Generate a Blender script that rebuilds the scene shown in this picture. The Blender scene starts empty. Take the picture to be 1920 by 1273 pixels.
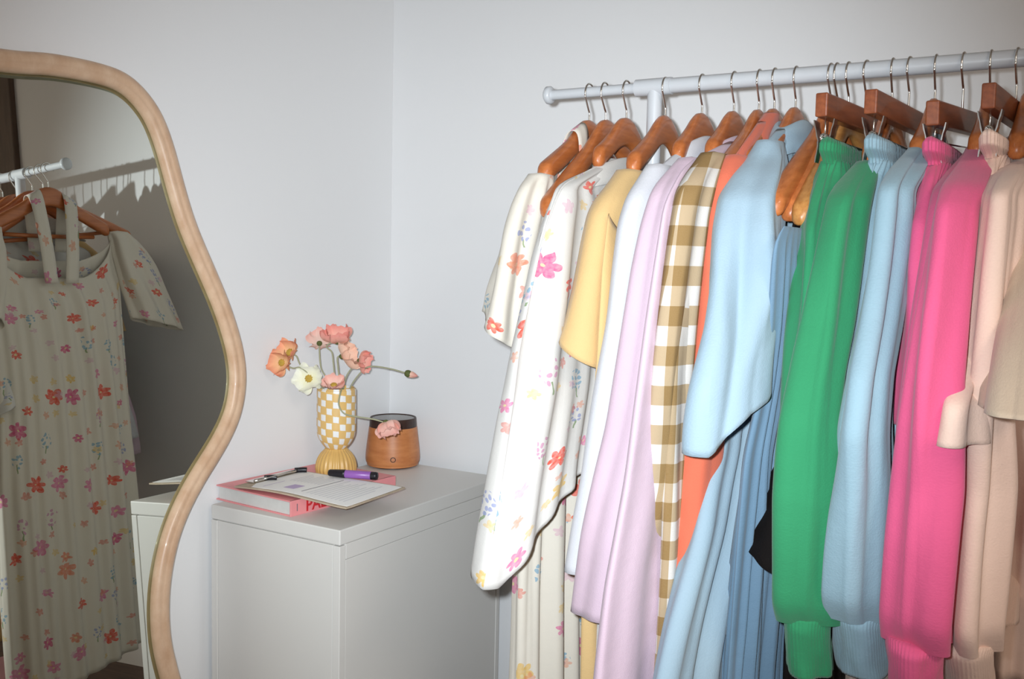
import bpy, bmesh, math, random
import numpy as np
from mathutils import Vector, Matrix

scene = bpy.context.scene
COL = scene.collection
random.seed(7)

# ------------------------------------------------------------------ camera, world, lights, exposure
CAM_Z = 1.215
cam_d = bpy.data.cameras.new('camera')
cam_d.sensor_width = 36.0
cam_d.lens = 34.725
cam_d.clip_start = 0.05
cam = bpy.data.objects.new('camera', cam_d)
COL.objects.link(cam)
RIGHT = Vector((0.85593573, 0.51667082, 0.02062243))
UP = Vector((-0.05784849, 0.05604956, 0.99675072))
FWD = Vector((-0.51383614, 0.85434753, -0.07786345))
BACK = RIGHT.cross(UP).normalized()
UP = BACK.cross(RIGHT).normalized()
RIGHT = RIGHT.normalized()
m = Matrix((RIGHT, UP, BACK)).transposed().to_4x4()
m.translation = Vector((0, 0, CAM_Z))
cam.matrix_world = m
scene.camera = cam

world = bpy.data.worlds.new('world')
scene.world = world
world.use_nodes = True
world.node_tree.nodes['Background'].inputs[0].default_value = (0.9, 0.85, 0.8, 1)
world.node_tree.nodes['Background'].inputs[1].default_value = 0.05

# the camera's own flash, just beside and above the lens
fl = bpy.data.lights.new('camera_flash', 'SPOT')
fl.energy = 157
fl.color = (0.89, 0.97, 1.04)
fl.spot_size = math.radians(72)
fl.spot_blend = 1.0
fl.shadow_soft_size = 0.012
flo = bpy.data.objects.new('camera_flash', fl)
COL.objects.link(flo)
fm = m.copy()
fm.translation = Vector((0, 0, CAM_Z)) + RIGHT * -0.032 + UP * 0.026 + FWD * 0.02
flo.matrix_world = fm

# warm ceiling lamp of the room (its fitting is built further down)
LAMP = Vector((1.45, -0.35, 2.40))
al = bpy.data.lights.new('ceiling_lamp_light', 'AREA')
al.shape = 'DISK'
al.size = 0.9
al.energy = 34
al.color = (1.0, 0.87, 0.74)
alo = bpy.data.objects.new('ceiling_lamp_light', al)
COL.objects.link(alo)
alo.location = LAMP + Vector((0, 0, -0.06))

scene.view_settings.view_transform = 'Standard'
scene.view_settings.look = 'None'
scene.view_settings.exposure = 0.0
scene.view_settings.gamma = 1.0
scene.view_settings.use_curve_mapping = False
scene.cycles.sample_clamp_indirect = 2.0
scene.cycles.max_bounces = 8

# ------------------------------------------------------------------ helpers
def lin(c):
    return tuple(((v / 255) / 12.92 if v / 255 <= 0.04045 else ((v / 255 + 0.055) / 1.055) ** 2.4) for v in c) + (1.0,)

def new_mat(name, color, rough=0.6, metal=0.0, spec=0.5):
    mt = bpy.data.materials.new(name)
    mt.use_nodes = True
    b = mt.node_tree.nodes['Principled BSDF']
    b.inputs['Base Color'].default_value = color if len(color) == 4 else lin(color)
    b.inputs['Roughness'].default_value = rough
    b.inputs['Metallic'].default_value = metal
    b.inputs['Specular IOR Level'].default_value = spec
    return mt

class NT:
    """small wrapper to write node trees in few words"""
    def __init__(self, mt):
        self.t = mt.node_tree
        self.b = self.t.nodes['Principled BSDF']
    def n(self, kind, **kw):
        x = self.t.nodes.new(kind)
        for k, v in kw.items():
            setattr(x, k, v)
        return x
    def l(self, a, b):
        self.t.links.new(a, b)
    def val(self, sock, v):
        if isinstance(v, (int, float)):
            sock.default_value = v
        else:
            self.l(v, sock)
    def math(self, op, a, b=0.0, c=None):
        x = self.n('ShaderNodeMath', operation=op)
        self.val(x.inputs[0], a)
        self.val(x.inputs[1], b)
        if c is not None:
            self.val(x.inputs[2], c)
        return x.outputs[0]
    def noise(self, scale, vec=None, detail=2.0, rough=0.5):
        x = self.n('ShaderNodeTexNoise')
        x.inputs['Scale'].default_value = scale
        x.inputs['Detail'].default_value = detail
        x.inputs['Roughness'].default_value = rough
        if vec is not None:
            self.l(vec, x.inputs['Vector'])
        return x
    def mix(self, fac, a, b):
        x = self.n('ShaderNodeMix', data_type='RGBA')
        self.val(x.inputs[0], fac)
        for s, v in ((x.inputs[6], a), (x.inputs[7], b)):
            if isinstance(v, tuple):
                s.default_value = v
            else:
                self.l(v, s)
        return x.outputs[2]
    def bump(self, height, strength=0.2, dist=0.002):
        x = self.n('ShaderNodeBump')
        x.inputs['Strength'].default_value = strength
        x.inputs['Distance'].default_value = dist
        self.l(height, x.inputs['Height'])
        self.l(x.outputs[0], self.b.inputs['Normal'])

def paint(name, color, rough=0.7, var=0.03, scale=3.0, bump=0.08):
    mt = new_mat(name, color, rough)
    t = NT(mt)
    co = t.n('ShaderNodeTexCoord').outputs['Object']
    nz = t.noise(scale, co, 4)
    c = lin(color)
    d = tuple(v * (1 - 3 * var) for v in c[:3]) + (1,)
    t.l(t.mix(nz.outputs[0], d, c), t.b.inputs['Base Color'])
    fine = t.noise(260, co, 3)
    t.bump(fine.outputs[0], bump, 0.001)
    return mt

def wood(name, c1, c2, rough=0.4, scale=(30, 3, 30), stretch_noise=4.0, bump=0.05, coat=0.0):
    mt = new_mat(name, c1, rough)
    t = NT(mt)
    co = t.n('ShaderNodeTexCoord').outputs['Object']
    mp = t.n('ShaderNodeMapping')
    mp.inputs['Scale'].default_value = scale
    t.l(co, mp.inputs['Vector'])
    nz = t.noise(stretch_noise, mp.outputs[0], 5, 0.6)
    rp = t.n('ShaderNodeValToRGB')
    rp.color_ramp.elements[0].position = 0.32
    rp.color_ramp.elements[0].color = lin(c2)
    rp.color_ramp.elements[1].position = 0.68
    rp.color_ramp.elements[1].color = lin(c1)
    t.l(nz.outputs[0], rp.inputs[0])
    t.l(rp.outputs[0], t.b.inputs['Base Color'])
    t.b.inputs['Coat Weight'].default_value = coat
    t.bump(nz.outputs[0], bump, 0.001)
    return mt

def fabric(name, color, rough=0.9, weave=700, var=0.06, bump=0.42, sheen=0.15, knit=False):
    mt = new_mat(name, color, rough, spec=0.2)
    t = NT(mt)
    uv = t.n('ShaderNodeTexCoord').outputs['UV']
    big = t.noise(9, uv, 3)
    c = lin(color)
    d = tuple(v * (1 - 2 * var) for v in c[:3]) + (1,)
    fine = t.noise(420 if knit else weave, uv, 2)
    col = t.mix(big.outputs[0], d, c)
    col = t.mix(t.math('MULTIPLY', fine.outputs[0], 0.22 if knit else 0.12), col, tuple(v * 0.72 for v in c[:3]) + (1,))
    t.l(col, t.b.inputs['Base Color'])
    t.b.inputs['Sheen Weight'].default_value = sheen
    t.b.inputs['Sheen Roughness'].default_value = 0.5
    wr = t.noise(26, uv, 3)
    h = t.math('ADD', t.math('MULTIPLY', fine.outputs[0], 0.25), wr.outputs[0])
    t.bump(h, bump, 0.004)
    return mt

def floral(name, base, seed=0.0, density=0.62, size=11.5, small=0.34):
    """watercolour flowers printed on cloth, drawn in the cloth's own metres"""
    mt = new_mat(name, base, 0.9, spec=0.2)
    t = NT(mt)
    uv = t.n('ShaderNodeTexCoord').outputs['UV']
    wash = t.noise(150, uv, 2)
    col = lin(base)
    big = t.noise(7, uv, 2)
    col = t.mix(t.math('MULTIPLY', big.outputs[0], 0.12), col, tuple(v * 0.85 for v in col[:3]) + (1,))
    wn = t.noise(28, uv, 2)
    wsub = t.n('ShaderNodeVectorMath', operation='SUBTRACT')
    t.l(wn.outputs['Color'], wsub.inputs[0])
    wsub.inputs[1].default_value = (0.5, 0.5, 0.5)
    wsc = t.n('ShaderNodeVectorMath', operation='SCALE')
    t.l(wsub.outputs[0], wsc.inputs[0])
    wsc.inputs['Scale'].default_value = 0.022
    wad = t.n('ShaderNodeVectorMath', operation='ADD')
    t.l(uv, wad.inputs[0])
    t.l(wsc.outputs[0], wad.inputs[1])
    uvw = wad.outputs[0]
    def cells(scale, off, rnd):
        mp = t.n('ShaderNodeMapping')
        mp.inputs['Scale'].default_value = (scale, scale, scale)
        mp.inputs['Location'].default_value = (off + seed, off * 1.7 + seed, 0)
        t.l(uvw, mp.inputs['Vector'])
        v = t.n('ShaderNodeTexVoronoi', voronoi_dimensions='2D', feature='F1')
        v.inputs['Scale'].default_value = 1.0
        v.inputs['Randomness'].default_value = rnd
        t.l(mp.outputs[0], v.inputs['Vector'])
        df = t.n('ShaderNodeVectorMath', operation='SUBTRACT')
        t.l(mp.outputs[0], df.inputs[0])
        t.l(v.outputs['Position'], df.inputs[1])
        s = t.n('ShaderNodeSeparateXYZ')
        t.l(df.outputs[0], s.inputs[0])
        rc = t.n('ShaderNodeSeparateColor')
        t.l(v.outputs['Color'], rc.inputs[0])
        return s.outputs[0], s.outputs[1], rc.outputs[0], rc.outputs[1], rc.outputs[2]
    def ramp(x, stops):
        r = t.n('ShaderNodeValToRGB')
        r.color_ramp.interpolation = 'CONSTANT'
        e = r.color_ramp.elements
        while len(e) < len(stops):
            e.new(0.5)
        for el, (p, c) in zip(e, stops):
            el.position = p
            el.color = lin(c)
        t.l(x, r.inputs[0])
        return r.outputs[0]
    # stems first
    x, y, r, g, b = cells(size, 0.0, 0.75)
    on = t.math('LESS_THAN', g, density)
    stem = t.math('MULTIPLY', t.math('LESS_THAN', t.math('ABSOLUTE', t.math('ADD', x, t.math('MULTIPLY', y, 0.15))), 0.022),
                  t.math('MULTIPLY', t.math('LESS_THAN', y, -0.16), t.math('GREATER_THAN', y, -0.42)))
    stem = t.math('MULTIPLY', stem, t.math('MULTIPLY', t.math('GREATER_THAN', r, 0.62), on))
    col = t.mix(t.math('MULTIPLY', stem, 0.75), col, lin((104, 132, 76)))
    # clusters of small blossoms (blue and lilac)
    cl = t.math('MULTIPLY', t.math('GREATER_THAN', r, 0.62), on)
    rr = t.math('POWER', t.math('ADD', t.math('MULTIPLY', t.math('MULTIPLY', x, x), 2.2), t.math('MULTIPLY', y, y)), 0.5)
    cl = t.math('MULTIPLY', cl, t.math('LESS_THAN', rr, 0.27))
    x2, y2, r2, g2, b2 = cells(95, 3.3, 0.55)
    d2 = t.math('POWER', t.math('ADD', t.math('MULTIPLY', x2, x2), t.math('MULTIPLY', y2, y2)), 0.5)
    dots = t.math('MULTIPLY', t.math('MULTIPLY', t.math('LESS_THAN', d2, 0.36), t.math('LESS_THAN', g2, 0.8)), cl)
    col = t.mix(t.math('MULTIPLY', dots, 0.78), col, ramp(b, [(0.0, (118, 158, 180)), (0.55, (138, 146, 184)), (0.8, (190, 134, 164))]))
    # single blooms with petals
    ang = t.math('ARCTAN2', y, x)
    rad = t.math('POWER', t.math('ADD', t.math('MULTIPLY', x, x), t.math('MULTIPLY', y, y)), 0.5)
    pet = t.math('ABSOLUTE', t.math('COSINE', t.math('ADD', t.math('MULTIPLY', ang, 3.0), t.math('MULTIPLY', b, 6.0))))
    lim = t.math('MULTIPLY', t.math('ADD', 0.10, t.math('MULTIPLY', pet, 0.09)), t.math('ADD', 0.8, t.math('MULTIPLY', g, 0.9)))
    bl = t.math('MULTIPLY', t.math('LESS_THAN', rad, lim), t.math('MULTIPLY', t.math('LESS_THAN', r, 0.62), on))
    wsh = t.math('MULTIPLY', bl, t.math('ADD', 0.35, t.math('MULTIPLY', wash.outputs[0], 0.95)))
    pal = [(0.0, (214, 84, 66)), (0.22, (208, 124, 156)), (0.40, (214, 178, 104)), (0.46, (200, 92, 132)), (0.55, (214, 134, 108))]
    col = t.mix(wsh, col, ramp(r, pal))
    ctr = t.math('MULTIPLY', t.math('LESS_THAN', rad, 0.035), t.math('MULTIPLY', t.math('LESS_THAN', r, 0.62), on))
    col = t.mix(ctr, col, lin((212, 196, 152)))
    # second, smaller and paler scatter
    x, y, r, g, b = cells(21, 8.1, 0.8)
    ang = t.math('ARCTAN2', y, x)
    rad = t.math('POWER', t.math('ADD', t.math('MULTIPLY', x, x), t.math('MULTIPLY', y, y)), 0.5)
    pet = t.math('ABSOLUTE', t.math('COSINE', t.math('MULTIPLY', ang, 2.5)))
    sm = t.math('LESS_THAN', rad, t.math('ADD', 0.10, t.math('MULTIPLY', pet, 0.10)))
    sm = t.math('MULTIPLY', sm, t.math('LESS_THAN', g, small))
    col = t.mix(t.math('MULTIPLY', sm, t.math('ADD', 0.2, t.math('MULTIPLY', wash.outputs[0], 0.7))), col,
                ramp(r, [(0.0, (212, 136, 102)), (0.3, (200, 158, 174)), (0.5, (212, 178, 100)), (0.7, (206, 96, 78))]))
    t.l(col, t.b.inputs['Base Color'])
    wr = t.noise(24, uv, 3)
    t.bump(t.math('ADD', t.math('MULTIPLY', t.noise(700, uv, 2).outputs[0], 0.2), wr.outputs[0]), 0.3, 0.004)
    t.b.inputs['Sheen Weight'].default_value = 0.1
    return mt

def gingham(name, dark, mid, light, size):
    mt = new_mat(name, mid, 0.9, spec=0.2)
    t = NT(mt)
    uv = t.n('ShaderNodeTexCoord').outputs['UV']
    s = t.n('ShaderNodeSeparateXYZ')
    t.l(uv, s.inputs[0])
    def stripe(o):
        return t.math('LESS_THAN', t.math('FRACT', t.math('ADD', t.math('DIVIDE', o, 2 * size), 40.0)), 0.5)
    a, b = stripe(s.outputs[0]), stripe(s.outputs[1])
    both = t.math('MULTIPLY', a, b)
    any_ = t.math('MAXIMUM', a, b)
    col = t.mix(any_, lin(light), lin(mid))
    col = t.mix(both, col, lin(dark))
    fine = t.noise(600, uv, 2)
    col = t.mix(t.math('MULTIPLY', fine.outputs[0], 0.2), col, lin(mid))
    t.l(col, t.b.inputs['Base Color'])
    t.bump(t.math('ADD', t.math('MULTIPLY', fine.outputs[0], 0.2), t.noise(24, uv, 3).outputs[0]), 0.3, 0.004)
    return mt

def obj(name, verts, faces, mat, parent=None, smooth=True, uvs=None, loc=None):
    me = bpy.data.meshes.new(name)
    me.from_pydata([tuple(v) for v in verts], [], [tuple(int(i) for i in f) for f in faces])
    if uvs is not None:
        lay = me.uv_layers.new(name='UVMap')
        idx = np.empty(len(me.loops), dtype=np.int32)
        me.loops.foreach_get('vertex_index', idx)
        lay.data.foreach_set('uv', np.asarray(uvs, dtype=np.float32)[idx].ravel())
    if smooth:
        me.polygons.foreach_set('use_smooth', np.ones(len(me.polygons), dtype=bool))
    me.materials.append(mat)
    me.update()
    o = bpy.data.objects.new(name, me)
    COL.objects.link(o)
    if parent is not None:
        o.parent = parent
    if loc is not None:
        o.location = loc
    return o

def tag(o, label=None, cat=None, group=None, kind=None):
    for k, v in (('label', label), ('category', cat), ('group', group), ('kind', kind)):
        if v:
            o[k] = v
    return o

def empty(name, loc, label=None, cat=None, group=None):
    o = bpy.data.objects.new(name, None)
    o.empty_display_size = 0.05
    COL.objects.link(o)
    o.location = loc
    return tag(o, label, cat, group)

def box_mesh(x0, x1, y0, y1, z0, z1, bev=0.0, seg=2):
    bm = bmesh.new()
    bmesh.ops.create_cube(bm, size=1.0)
    bmesh.ops.scale(bm, vec=(x1 - x0, y1 - y0, z1 - z0), verts=bm.verts)
    bmesh.ops.translate(bm, vec=((x0 + x1) / 2, (y0 + y1) / 2, (z0 + z1) / 2), verts=bm.verts)
    if bev:
        bmesh.ops.bevel(bm, geom=bm.edges[:], offset=bev, segments=seg, affect='EDGES', profile=0.5)
    return bm

def bm_obj(name, bm, mat, parent=None, smooth=False, loc=None):
    me = bpy.data.meshes.new(name)
    bm.normal_update()
    bm.to_mesh(me)
    bm.free()
    if smooth:
        me.polygons.foreach_set('use_smooth', np.ones(len(me.polygons), dtype=bool))
    me.materials.append(mat)
    o = bpy.data.objects.new(name, me)
    COL.objects.link(o)
    if parent is not None:
        o.parent = parent
    if loc is not None:
        o.location = loc
    return o

def box(name, x0, x1, y0, y1, z0, z1, mat, parent=None, bev=0.0):
    """box in world metres; kept relative to its parent's place"""
    p = parent.location if parent is not None else Vector((0, 0, 0))
    if parent is not None and parent.parent is not None:
        p = p + parent.parent.location
    o = bm_obj(name, box_mesh(x0 - p.x, x1 - p.x, y0 - p.y, y1 - p.y, z0 - p.z, z1 - p.z, bev), mat, parent, smooth=False)
    return o

def smooth_path(pts, n=8):
    """Catmull-Rom through the points"""
    P = [Vector(p) for p in pts]
    if len(P) < 3:
        return P
    out = []
    ext = [P[0] * 2 - P[1]] + P + [P[-1] * 2 - P[-2]]
    for i in range(1, len(ext) - 2):
        a, b, c, d = ext[i - 1:i + 3]
        for k in range(n):
            s = k / n
            out.append(0.5 * ((2 * b) + (c - a) * s + (2 * a - 5 * b + 4 * c - d) * s * s + (3 * b - a - 3 * c + d) * s ** 3))
    out.append(P[-1])
    return out

def wire(pts, r, seg=8, closed=False, r_end=None):
    """round tube along a path -> verts, faces"""
    P = [Vector(p) for p in pts]
    n = len(P)
    V, F = [], []
    ref = None
    for i, p in enumerate(P):
        a = P[(i - 1) % n] if (i > 0 or closed) else p
        b = P[(i + 1) % n] if (i < n - 1 or closed) else p
        d = (b - a).normalized()
        if ref is None:
            ref = d.orthogonal().normalized()
        ref = (ref - d * ref.dot(d)).normalized()
        s = d.cross(ref)
        rr = r if r_end is None else r + (r_end - r) * i / (n - 1)
        for k in range(seg):
            q = 2 * math.pi * k / seg
            V.append(p + ref * (math.cos(q) * rr) + s * (math.sin(q) * rr))
    for i in range(n if closed else n - 1):
        j = (i + 1) % n
        for k in range(seg):
            k2 = (k + 1) % seg
            F.append((i * seg + k, i * seg + k2, j * seg + k2, j * seg + k))
    if not closed:
        F.append(tuple(range(seg - 1, -1, -1)))
        F.append(tuple((n - 1) * seg + k for k in range(seg)))
    return V, F

def lathe(prof, seg=48, rib=None, uvscale=True, cap_bottom=True, cap_top=False):
    """profile of (r, z) turned about z -> verts, faces, uvs (turns 0..1, z)"""
    V, F, U = [], [], []
    for r, z in prof:
        for k in range(seg + 1):
            a = 2 * math.pi * k / seg
            rr = r * (rib(a, z) if rib else 1.0)
            V.append((rr * math.cos(a), rr * math.sin(a), z))
            U.append((k / seg, z))
    w = seg + 1
    for i in range(len(prof) - 1):
        for k in range(seg):
            F.append((i * w + k, i * w + k + 1, (i + 1) * w + k + 1, (i + 1) * w + k))
    return V, F, U

def merge(parts):
    V, F = [], []
    for v, f in parts:
        o = len(V)
        V += [tuple(x) for x in v]
        F += [tuple(i + o for i in q) for q in f]
    return V, F

# ------------------------------------------------------------------ materials
M_wall = paint('wall_paint', (236, 236, 236), 0.85, 0.012, 1.5, 0.10)
M_ceil = paint('ceiling_paint', (236, 234, 230), 0.9)
M_floor = wood('dark_floor', (92, 66, 52), (62, 44, 36), 0.5, (2, 30, 2), 3.0)
M_desk = paint('white_lacquer', (222, 220, 215), 0.45, 0.006, 2.0, 0.03)
M_trim = wood('dark_trim_wood', (96, 74, 58), (74, 55, 42), 0.5, (20, 20, 2))
M_rack = paint('white_powder_coat', (196, 199, 202), 0.35, 0.006, 5, 0.03)
M_hanger = wood('hanger_wood', (190, 112, 60), (164, 90, 44), 0.38, (40, 5, 40), 3.0, 0.04, 0.35)
M_hanger_dark = wood('clip_hanger_wood', (150, 82, 48), (120, 62, 36), 0.4, (40, 5, 40), 3.0, 0.04, 0.3)
M_hanger_pale = wood('pale_hanger_wood', (196, 140, 78), (166, 108, 54), 0.4, (40, 5, 40), 3.0, 0.04, 0.3)
M_chrome = new_mat('chrome', (225, 223, 218), 0.26, 1.0)
NT(M_chrome).bump(NT(M_chrome).noise(90).outputs[0], 0.01, 0.001)
M_frame = wood('mirror_frame_wood', (220, 188, 158), (202, 164, 132), 0.42, (6, 6, 4), 6.0, 0.03, 0.25)
M_mirror = new_mat('silvered_glass', (230, 232, 224), 0.0, 1.0)
M_glass_edge = new_mat('mirror_glass_edge', (176, 184, 160), 0.04, 1.0)

M_pagepaper = paint('page_edges', (214, 214, 210), 0.9, 0.05, 60)
M_paper = paint('white_paper', (250, 250, 248), 0.8, 0.01)
M_pinkcover = paint('pink_cover', (236, 150, 152), 0.5, 0.03, 8)
M_red = paint('red_print', (205, 40, 48), 0.6, 0.02)
M_ink = paint('dark_print', (110, 104, 112), 0.8, 0.02)
M_lilacprint = paint('lilac_print', (196, 178, 214), 0.8, 0.02)
M_greyprint = paint('pale_print', (226, 226, 228), 0.8, 0.02)
M_board = wood('clipboard_fibre', (196, 180, 158), (176, 158, 134), 0.7, (8, 8, 8))
M_black = paint('black_plastic', (26, 24, 30), 0.4, 0.02)
M_purple = paint('purple_plastic', (150, 96, 176), 0.35, 0.02)
M_bead = wood('diffuser_wood', (206, 134, 80), (184, 110, 60), 0.45, (4, 4, 12), 5.0, 0.02, 0.15)
M_band = wood('diffuser_band', (66, 44, 36), (46, 30, 26), 0.4, (4, 4, 12))
M_lid = new_mat('diffuser_lid', (120, 116, 112), 0.25, 0.6)
NT(M_lid).bump(NT(M_lid).noise(50).outputs[0], 0.02, 0.001)
M_stem = paint('stem_green', (172, 172, 140), 0.7, 0.08, 60)
M_calyx = paint('calyx_green', (96, 104, 52), 0.7, 0.08, 60)
M_stamen = paint('stamen_yellow', (206, 170, 70), 0.8, 0.1, 200)
def petal_mat(name, c1, c2):
    mt = new_mat(name, c1, 0.75, spec=0.2)
    t = NT(mt)
    uv = t.n('ShaderNodeTexCoord').outputs['UV']
    s = t.n('ShaderNodeSeparateXYZ')
    t.l(uv, s.inputs[0])
    nz = t.noise(30, uv, 3)
    f = t.math('ADD', s.outputs[1], t.math('MULTIPLY', t.math('SUBTRACT', nz.outputs[0], 0.5), 0.6))
    t.l(t.mix(f, lin(c2), lin(c1)), t.b.inputs['Base Color'])
    t.b.inputs['Subsurface Weight'].default_value = 0.0
    t.bump(nz.outputs[0], 0.3, 0.002)
    return mt
P_coral = petal_mat('coral_petal', (240, 158, 146), (244, 210, 186))
P_orange = petal_mat('orange_petal', (236, 158, 128), (244, 206, 150))
P_peach = petal_mat('peach_petal', (248, 198, 172), (250, 222, 200))
P_white = petal_mat('white_petal', (244, 244, 232), (238, 236, 196))
P_pink = petal_mat('pink_petal', (240, 182, 168), (244, 214, 198))

M_vase = new_mat('checked_glaze', (240, 238, 232), 0.35)
t_ = NT(M_vase)
uv_ = t_.n('ShaderNodeTexCoord').outputs['UV']
sp_ = t_.n('ShaderNodeSeparateXYZ')
t_.l(uv_, sp_.inputs[0])
wob = t_.noise(40, uv_, 2)
wv = t_.math('MULTIPLY', t_.math('SUBTRACT', wob.outputs[0], 0.5), 0.16)
ua = t_.math('ADD', t_.math('MULTIPLY', sp_.outputs[0], 18.0), wv)
va = t_.math('ADD', t_.math('ADD', t_.math('MULTIPLY', sp_.outputs[1], 1 / 0.0162), wv), t_.math('MULTIPLY', sp_.outputs[0], 2.0))
ca = t_.math('LESS_THAN', t_.math('MODULO', t_.math('ADD', t_.math('FLOOR', ua), t_.math('FLOOR', va)), 2.0), 0.5)
fa, fb = t_.math('FRACT', ua), t_.math('FRACT', va)
for q_ in (fa, fb):
    ca = t_.math('MULTIPLY', ca, t_.math('LESS_THAN', t_.math('ABSOLUTE', t_.math('SUBTRACT', q_, 0.5)), 0.42))
t_.l(t_.mix(ca, lin((226, 186, 116)), lin((238, 238, 236))), t_.b.inputs['Base Color'])
t_.bump(wob.outputs[0], 0.1, 0.002)
M_vasebase = paint('mustard_glaze', (224, 180, 106), 0.35, 0.05, 30)

F_floral1 = floral('floral_cotton_long', (212, 205, 192), 0.0, 0.93, 13.5, 0.5)
F_floral2 = floral('floral_cotton_short', (206, 203, 198), 11.0, 0.86, 12.0, 0.42)
F_yellow = fabric('yellow_cotton', (212, 178, 124))
F_white = fabric('white_poplin', (202, 202, 206))
F_collar = fabric('cream_collar_cloth', (206, 203, 197))
F_lilac = fabric('lilac_poplin', (202, 178, 191))
F_gingham = gingham('brown_gingham', (132, 104, 62), (168, 147, 118), (204, 200, 195), 0.027)
F_coral = fabric('coral_linen', (208, 106, 80))
F_sky = fabric('pale_chambray', (152, 174, 187), weave=500)
F_mid = fabric('mid_blue_cotton', (110, 138, 160))
F_black = fabric('black_crepe', (13, 8, 7), var=0.02, sheen=0.0)
F_green = fabric('green_jersey', (48, 134, 90), knit=True)
F_ltblue = fabric('light_blue_jersey', (144, 172, 184), knit=True)
F_pink = fabric('pink_jersey', (222, 92, 134), knit=True)
F_beige = fabric('beige_jersey', (236, 204, 186), knit=True)
F_tan = fabric('tan_jersey', (214, 192, 168), knit=True)
F_pouf = fabric('dusty_pink_velvet', (206, 150, 160))

# ------------------------------------------------------------------ the room
WX0, WX1, WY0, WY1, WZ = -1.598, 2.3, -2.4, 2.04, 2.5
def struct(name, o):
    return tag(o, kind='structure')
struct('floor', box('floor', WX0 - .1, WX1 + .1, WY0 - .1, WY1 + .1, -0.1, 0, M_floor))
struct('ceiling', box('ceiling', WX0 - .1, WX1 + .1, WY0 - .1, WY1 + .1, WZ, WZ + .1, M_ceil))
struct('wall_back', box('wall_back', WX0 - .1, WX1 + .1, WY1, WY1 + .1, 0, WZ, M_wall))
struct('wall_left', box('wall_left', WX0 - .1, WX0, WY0, WY1, 0, WZ, M_wall))
struct('wall_right', box('wall_right', WX1, WX1 + .1, WY0, WY1, 0, WZ, M_wall))
struct('wall_front', box('wall_front', WX0 - .1, WX1 + .1, WY0 - .1, WY0, 0, WZ, M_wall))
struct('trim_1', box('trim_1', 0.09, 0.185, WY1 - 0.022, WY1, 0, 2.1, M_trim, bev=0.004))
struct('trim_2', box('trim_2', 0.09, 1.12, WY1 - 0.022, WY1, 2.1, 2.195, M_trim, bev=0.004))
struct('trim_3', box('trim_3', 1.025, 1.12, WY1 - 0.022, WY1, 0, 2.1, M_trim, bev=0.004))
d1 = box('door_1', 0.185, 1.025, WY1 - 0.012, WY1, 0.005, 2.1, paint('door_paint', (206, 204, 200), 0.6), bev=0.002)
struct('door_1', d1)
V, F = wire(smooth_path([(0.24, WY1 - 0.012, 1.02), (0.24, WY1 - 0.06, 1.02), (0.26, WY1 - 0.07, 1.02), (0.35, WY1 - 0.07, 1.02)], 5), 0.008, 10)
obj('door_handle', V, F, M_chrome, d1)

lamp = empty('ceiling_lamp', (LAMP.x, LAMP.y, WZ), 'round white flush ceiling lamp above the middle of the room', 'lamp')
V, F, U = lathe([(0.001, 0), (0.46, 0), (0.48, -0.02), (0.48, -0.07), (0.46, -0.09), (0.455, -0.06), (0.001, -0.055)], 48)
obj('lamp_housing', V, F, M_ceil, lamp)

# ------------------------------------------------------------------ clothes rail
ZR, YR = CAM_Z + 0.2976, 1.56
rack = empty('clothes_rack', (-0.669, YR, 0), 'white metal clothes rail on uprights, packed with hanging clothes', 'clothes rack')
def rp(p):
    return (p[0] + 0.669, p[1] - YR, p[2])
def rtube(name, a, b, r, parent=rack, seg=24):
    V, F = wire([rp(a), rp(b)], r, seg)
    o = obj(name, V, F, M_rack, parent)
    md = o.modifiers.new('edge', 'EDGE_SPLIT')
    md.split_angle = math.radians(50)
    return o
rtube('rail', (-0.70, YR, ZR), (0.352, YR, ZR), 0.0125)
rtube('rail_extension', (-0.868, YR, ZR), (-0.64, YR, ZR), 0.0088)
rtube('rail_extension', (0.28, YR, ZR), (0.52, YR, ZR), 0.0088)
for sx, x in ((-1, -0.871), (1, 0.523)):
    V, F, U = lathe([(0.0005, -0.006), (0.013, -0.006), (0.0155, -0.003), (0.0155, 0.004), (0.012, 0.007), (0.0005, 0.007)], 28)
    V = [rp((x + v[2] * sx, YR + v[0], ZR + v[1])) for v in V]
    obj('end_cap', V, F, M_rack, rack)
for x in (-0.669, 0.321):
    rtube('upright', (x, YR, 0.03), (x, YR, ZR), 0.0125)
    rtube('connector', (x - 0.034, YR, ZR), (x + 0.03, YR, ZR), 0.0142)
    V, F = wire([rp(p) for p in smooth_path([(x, YR - 0.23, 0.004), (x, YR - 0.225, 0.02), (x, YR - 0.19, 0.028), (x, YR + 0.19, 0.028), (x, YR + 0.225, 0.02), (x, YR + 0.23, 0.004)], 6)], 0.0125, 18)
    V = [(v[0], v[1], max(v[2], 0.0)) for v in V]
    obj('foot', V, F, M_rack, rack)
rtube('lower_bar', (-0.669, YR, 0.075), (0.321, YR, 0.075), 0.009)

# ------------------------------------------------------------------ hangers
def hook_path():
    p = [(0.0, -0.066), (0.0, -0.045), (0.0, -0.036), (0.004, -0.030), (0.0135, -0.0155), (0.0175, -0.010)]
    r, zc = 0.0175, -0.0038
    for k in range(0, 15):
        a = math.radians(-12 + 196 * k / 14)
        p.append((r * math.cos(a), zc + r * math.sin(a)))
    return p
def make_hook(parent, low=0.0):
    p = hook_path()
    p[0] = (0.0, -0.066 - low)
    V, F = wire([(0, -u, z) for u, z in smooth_path_2(p)], 0.00165, 8)
    return obj('hook', V, F, M_chrome, parent)
def smooth_path_2(p):
    return [(q.x, q.y) for q in smooth_path([(a, b, 0) for a, b in p], 3)]

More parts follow.
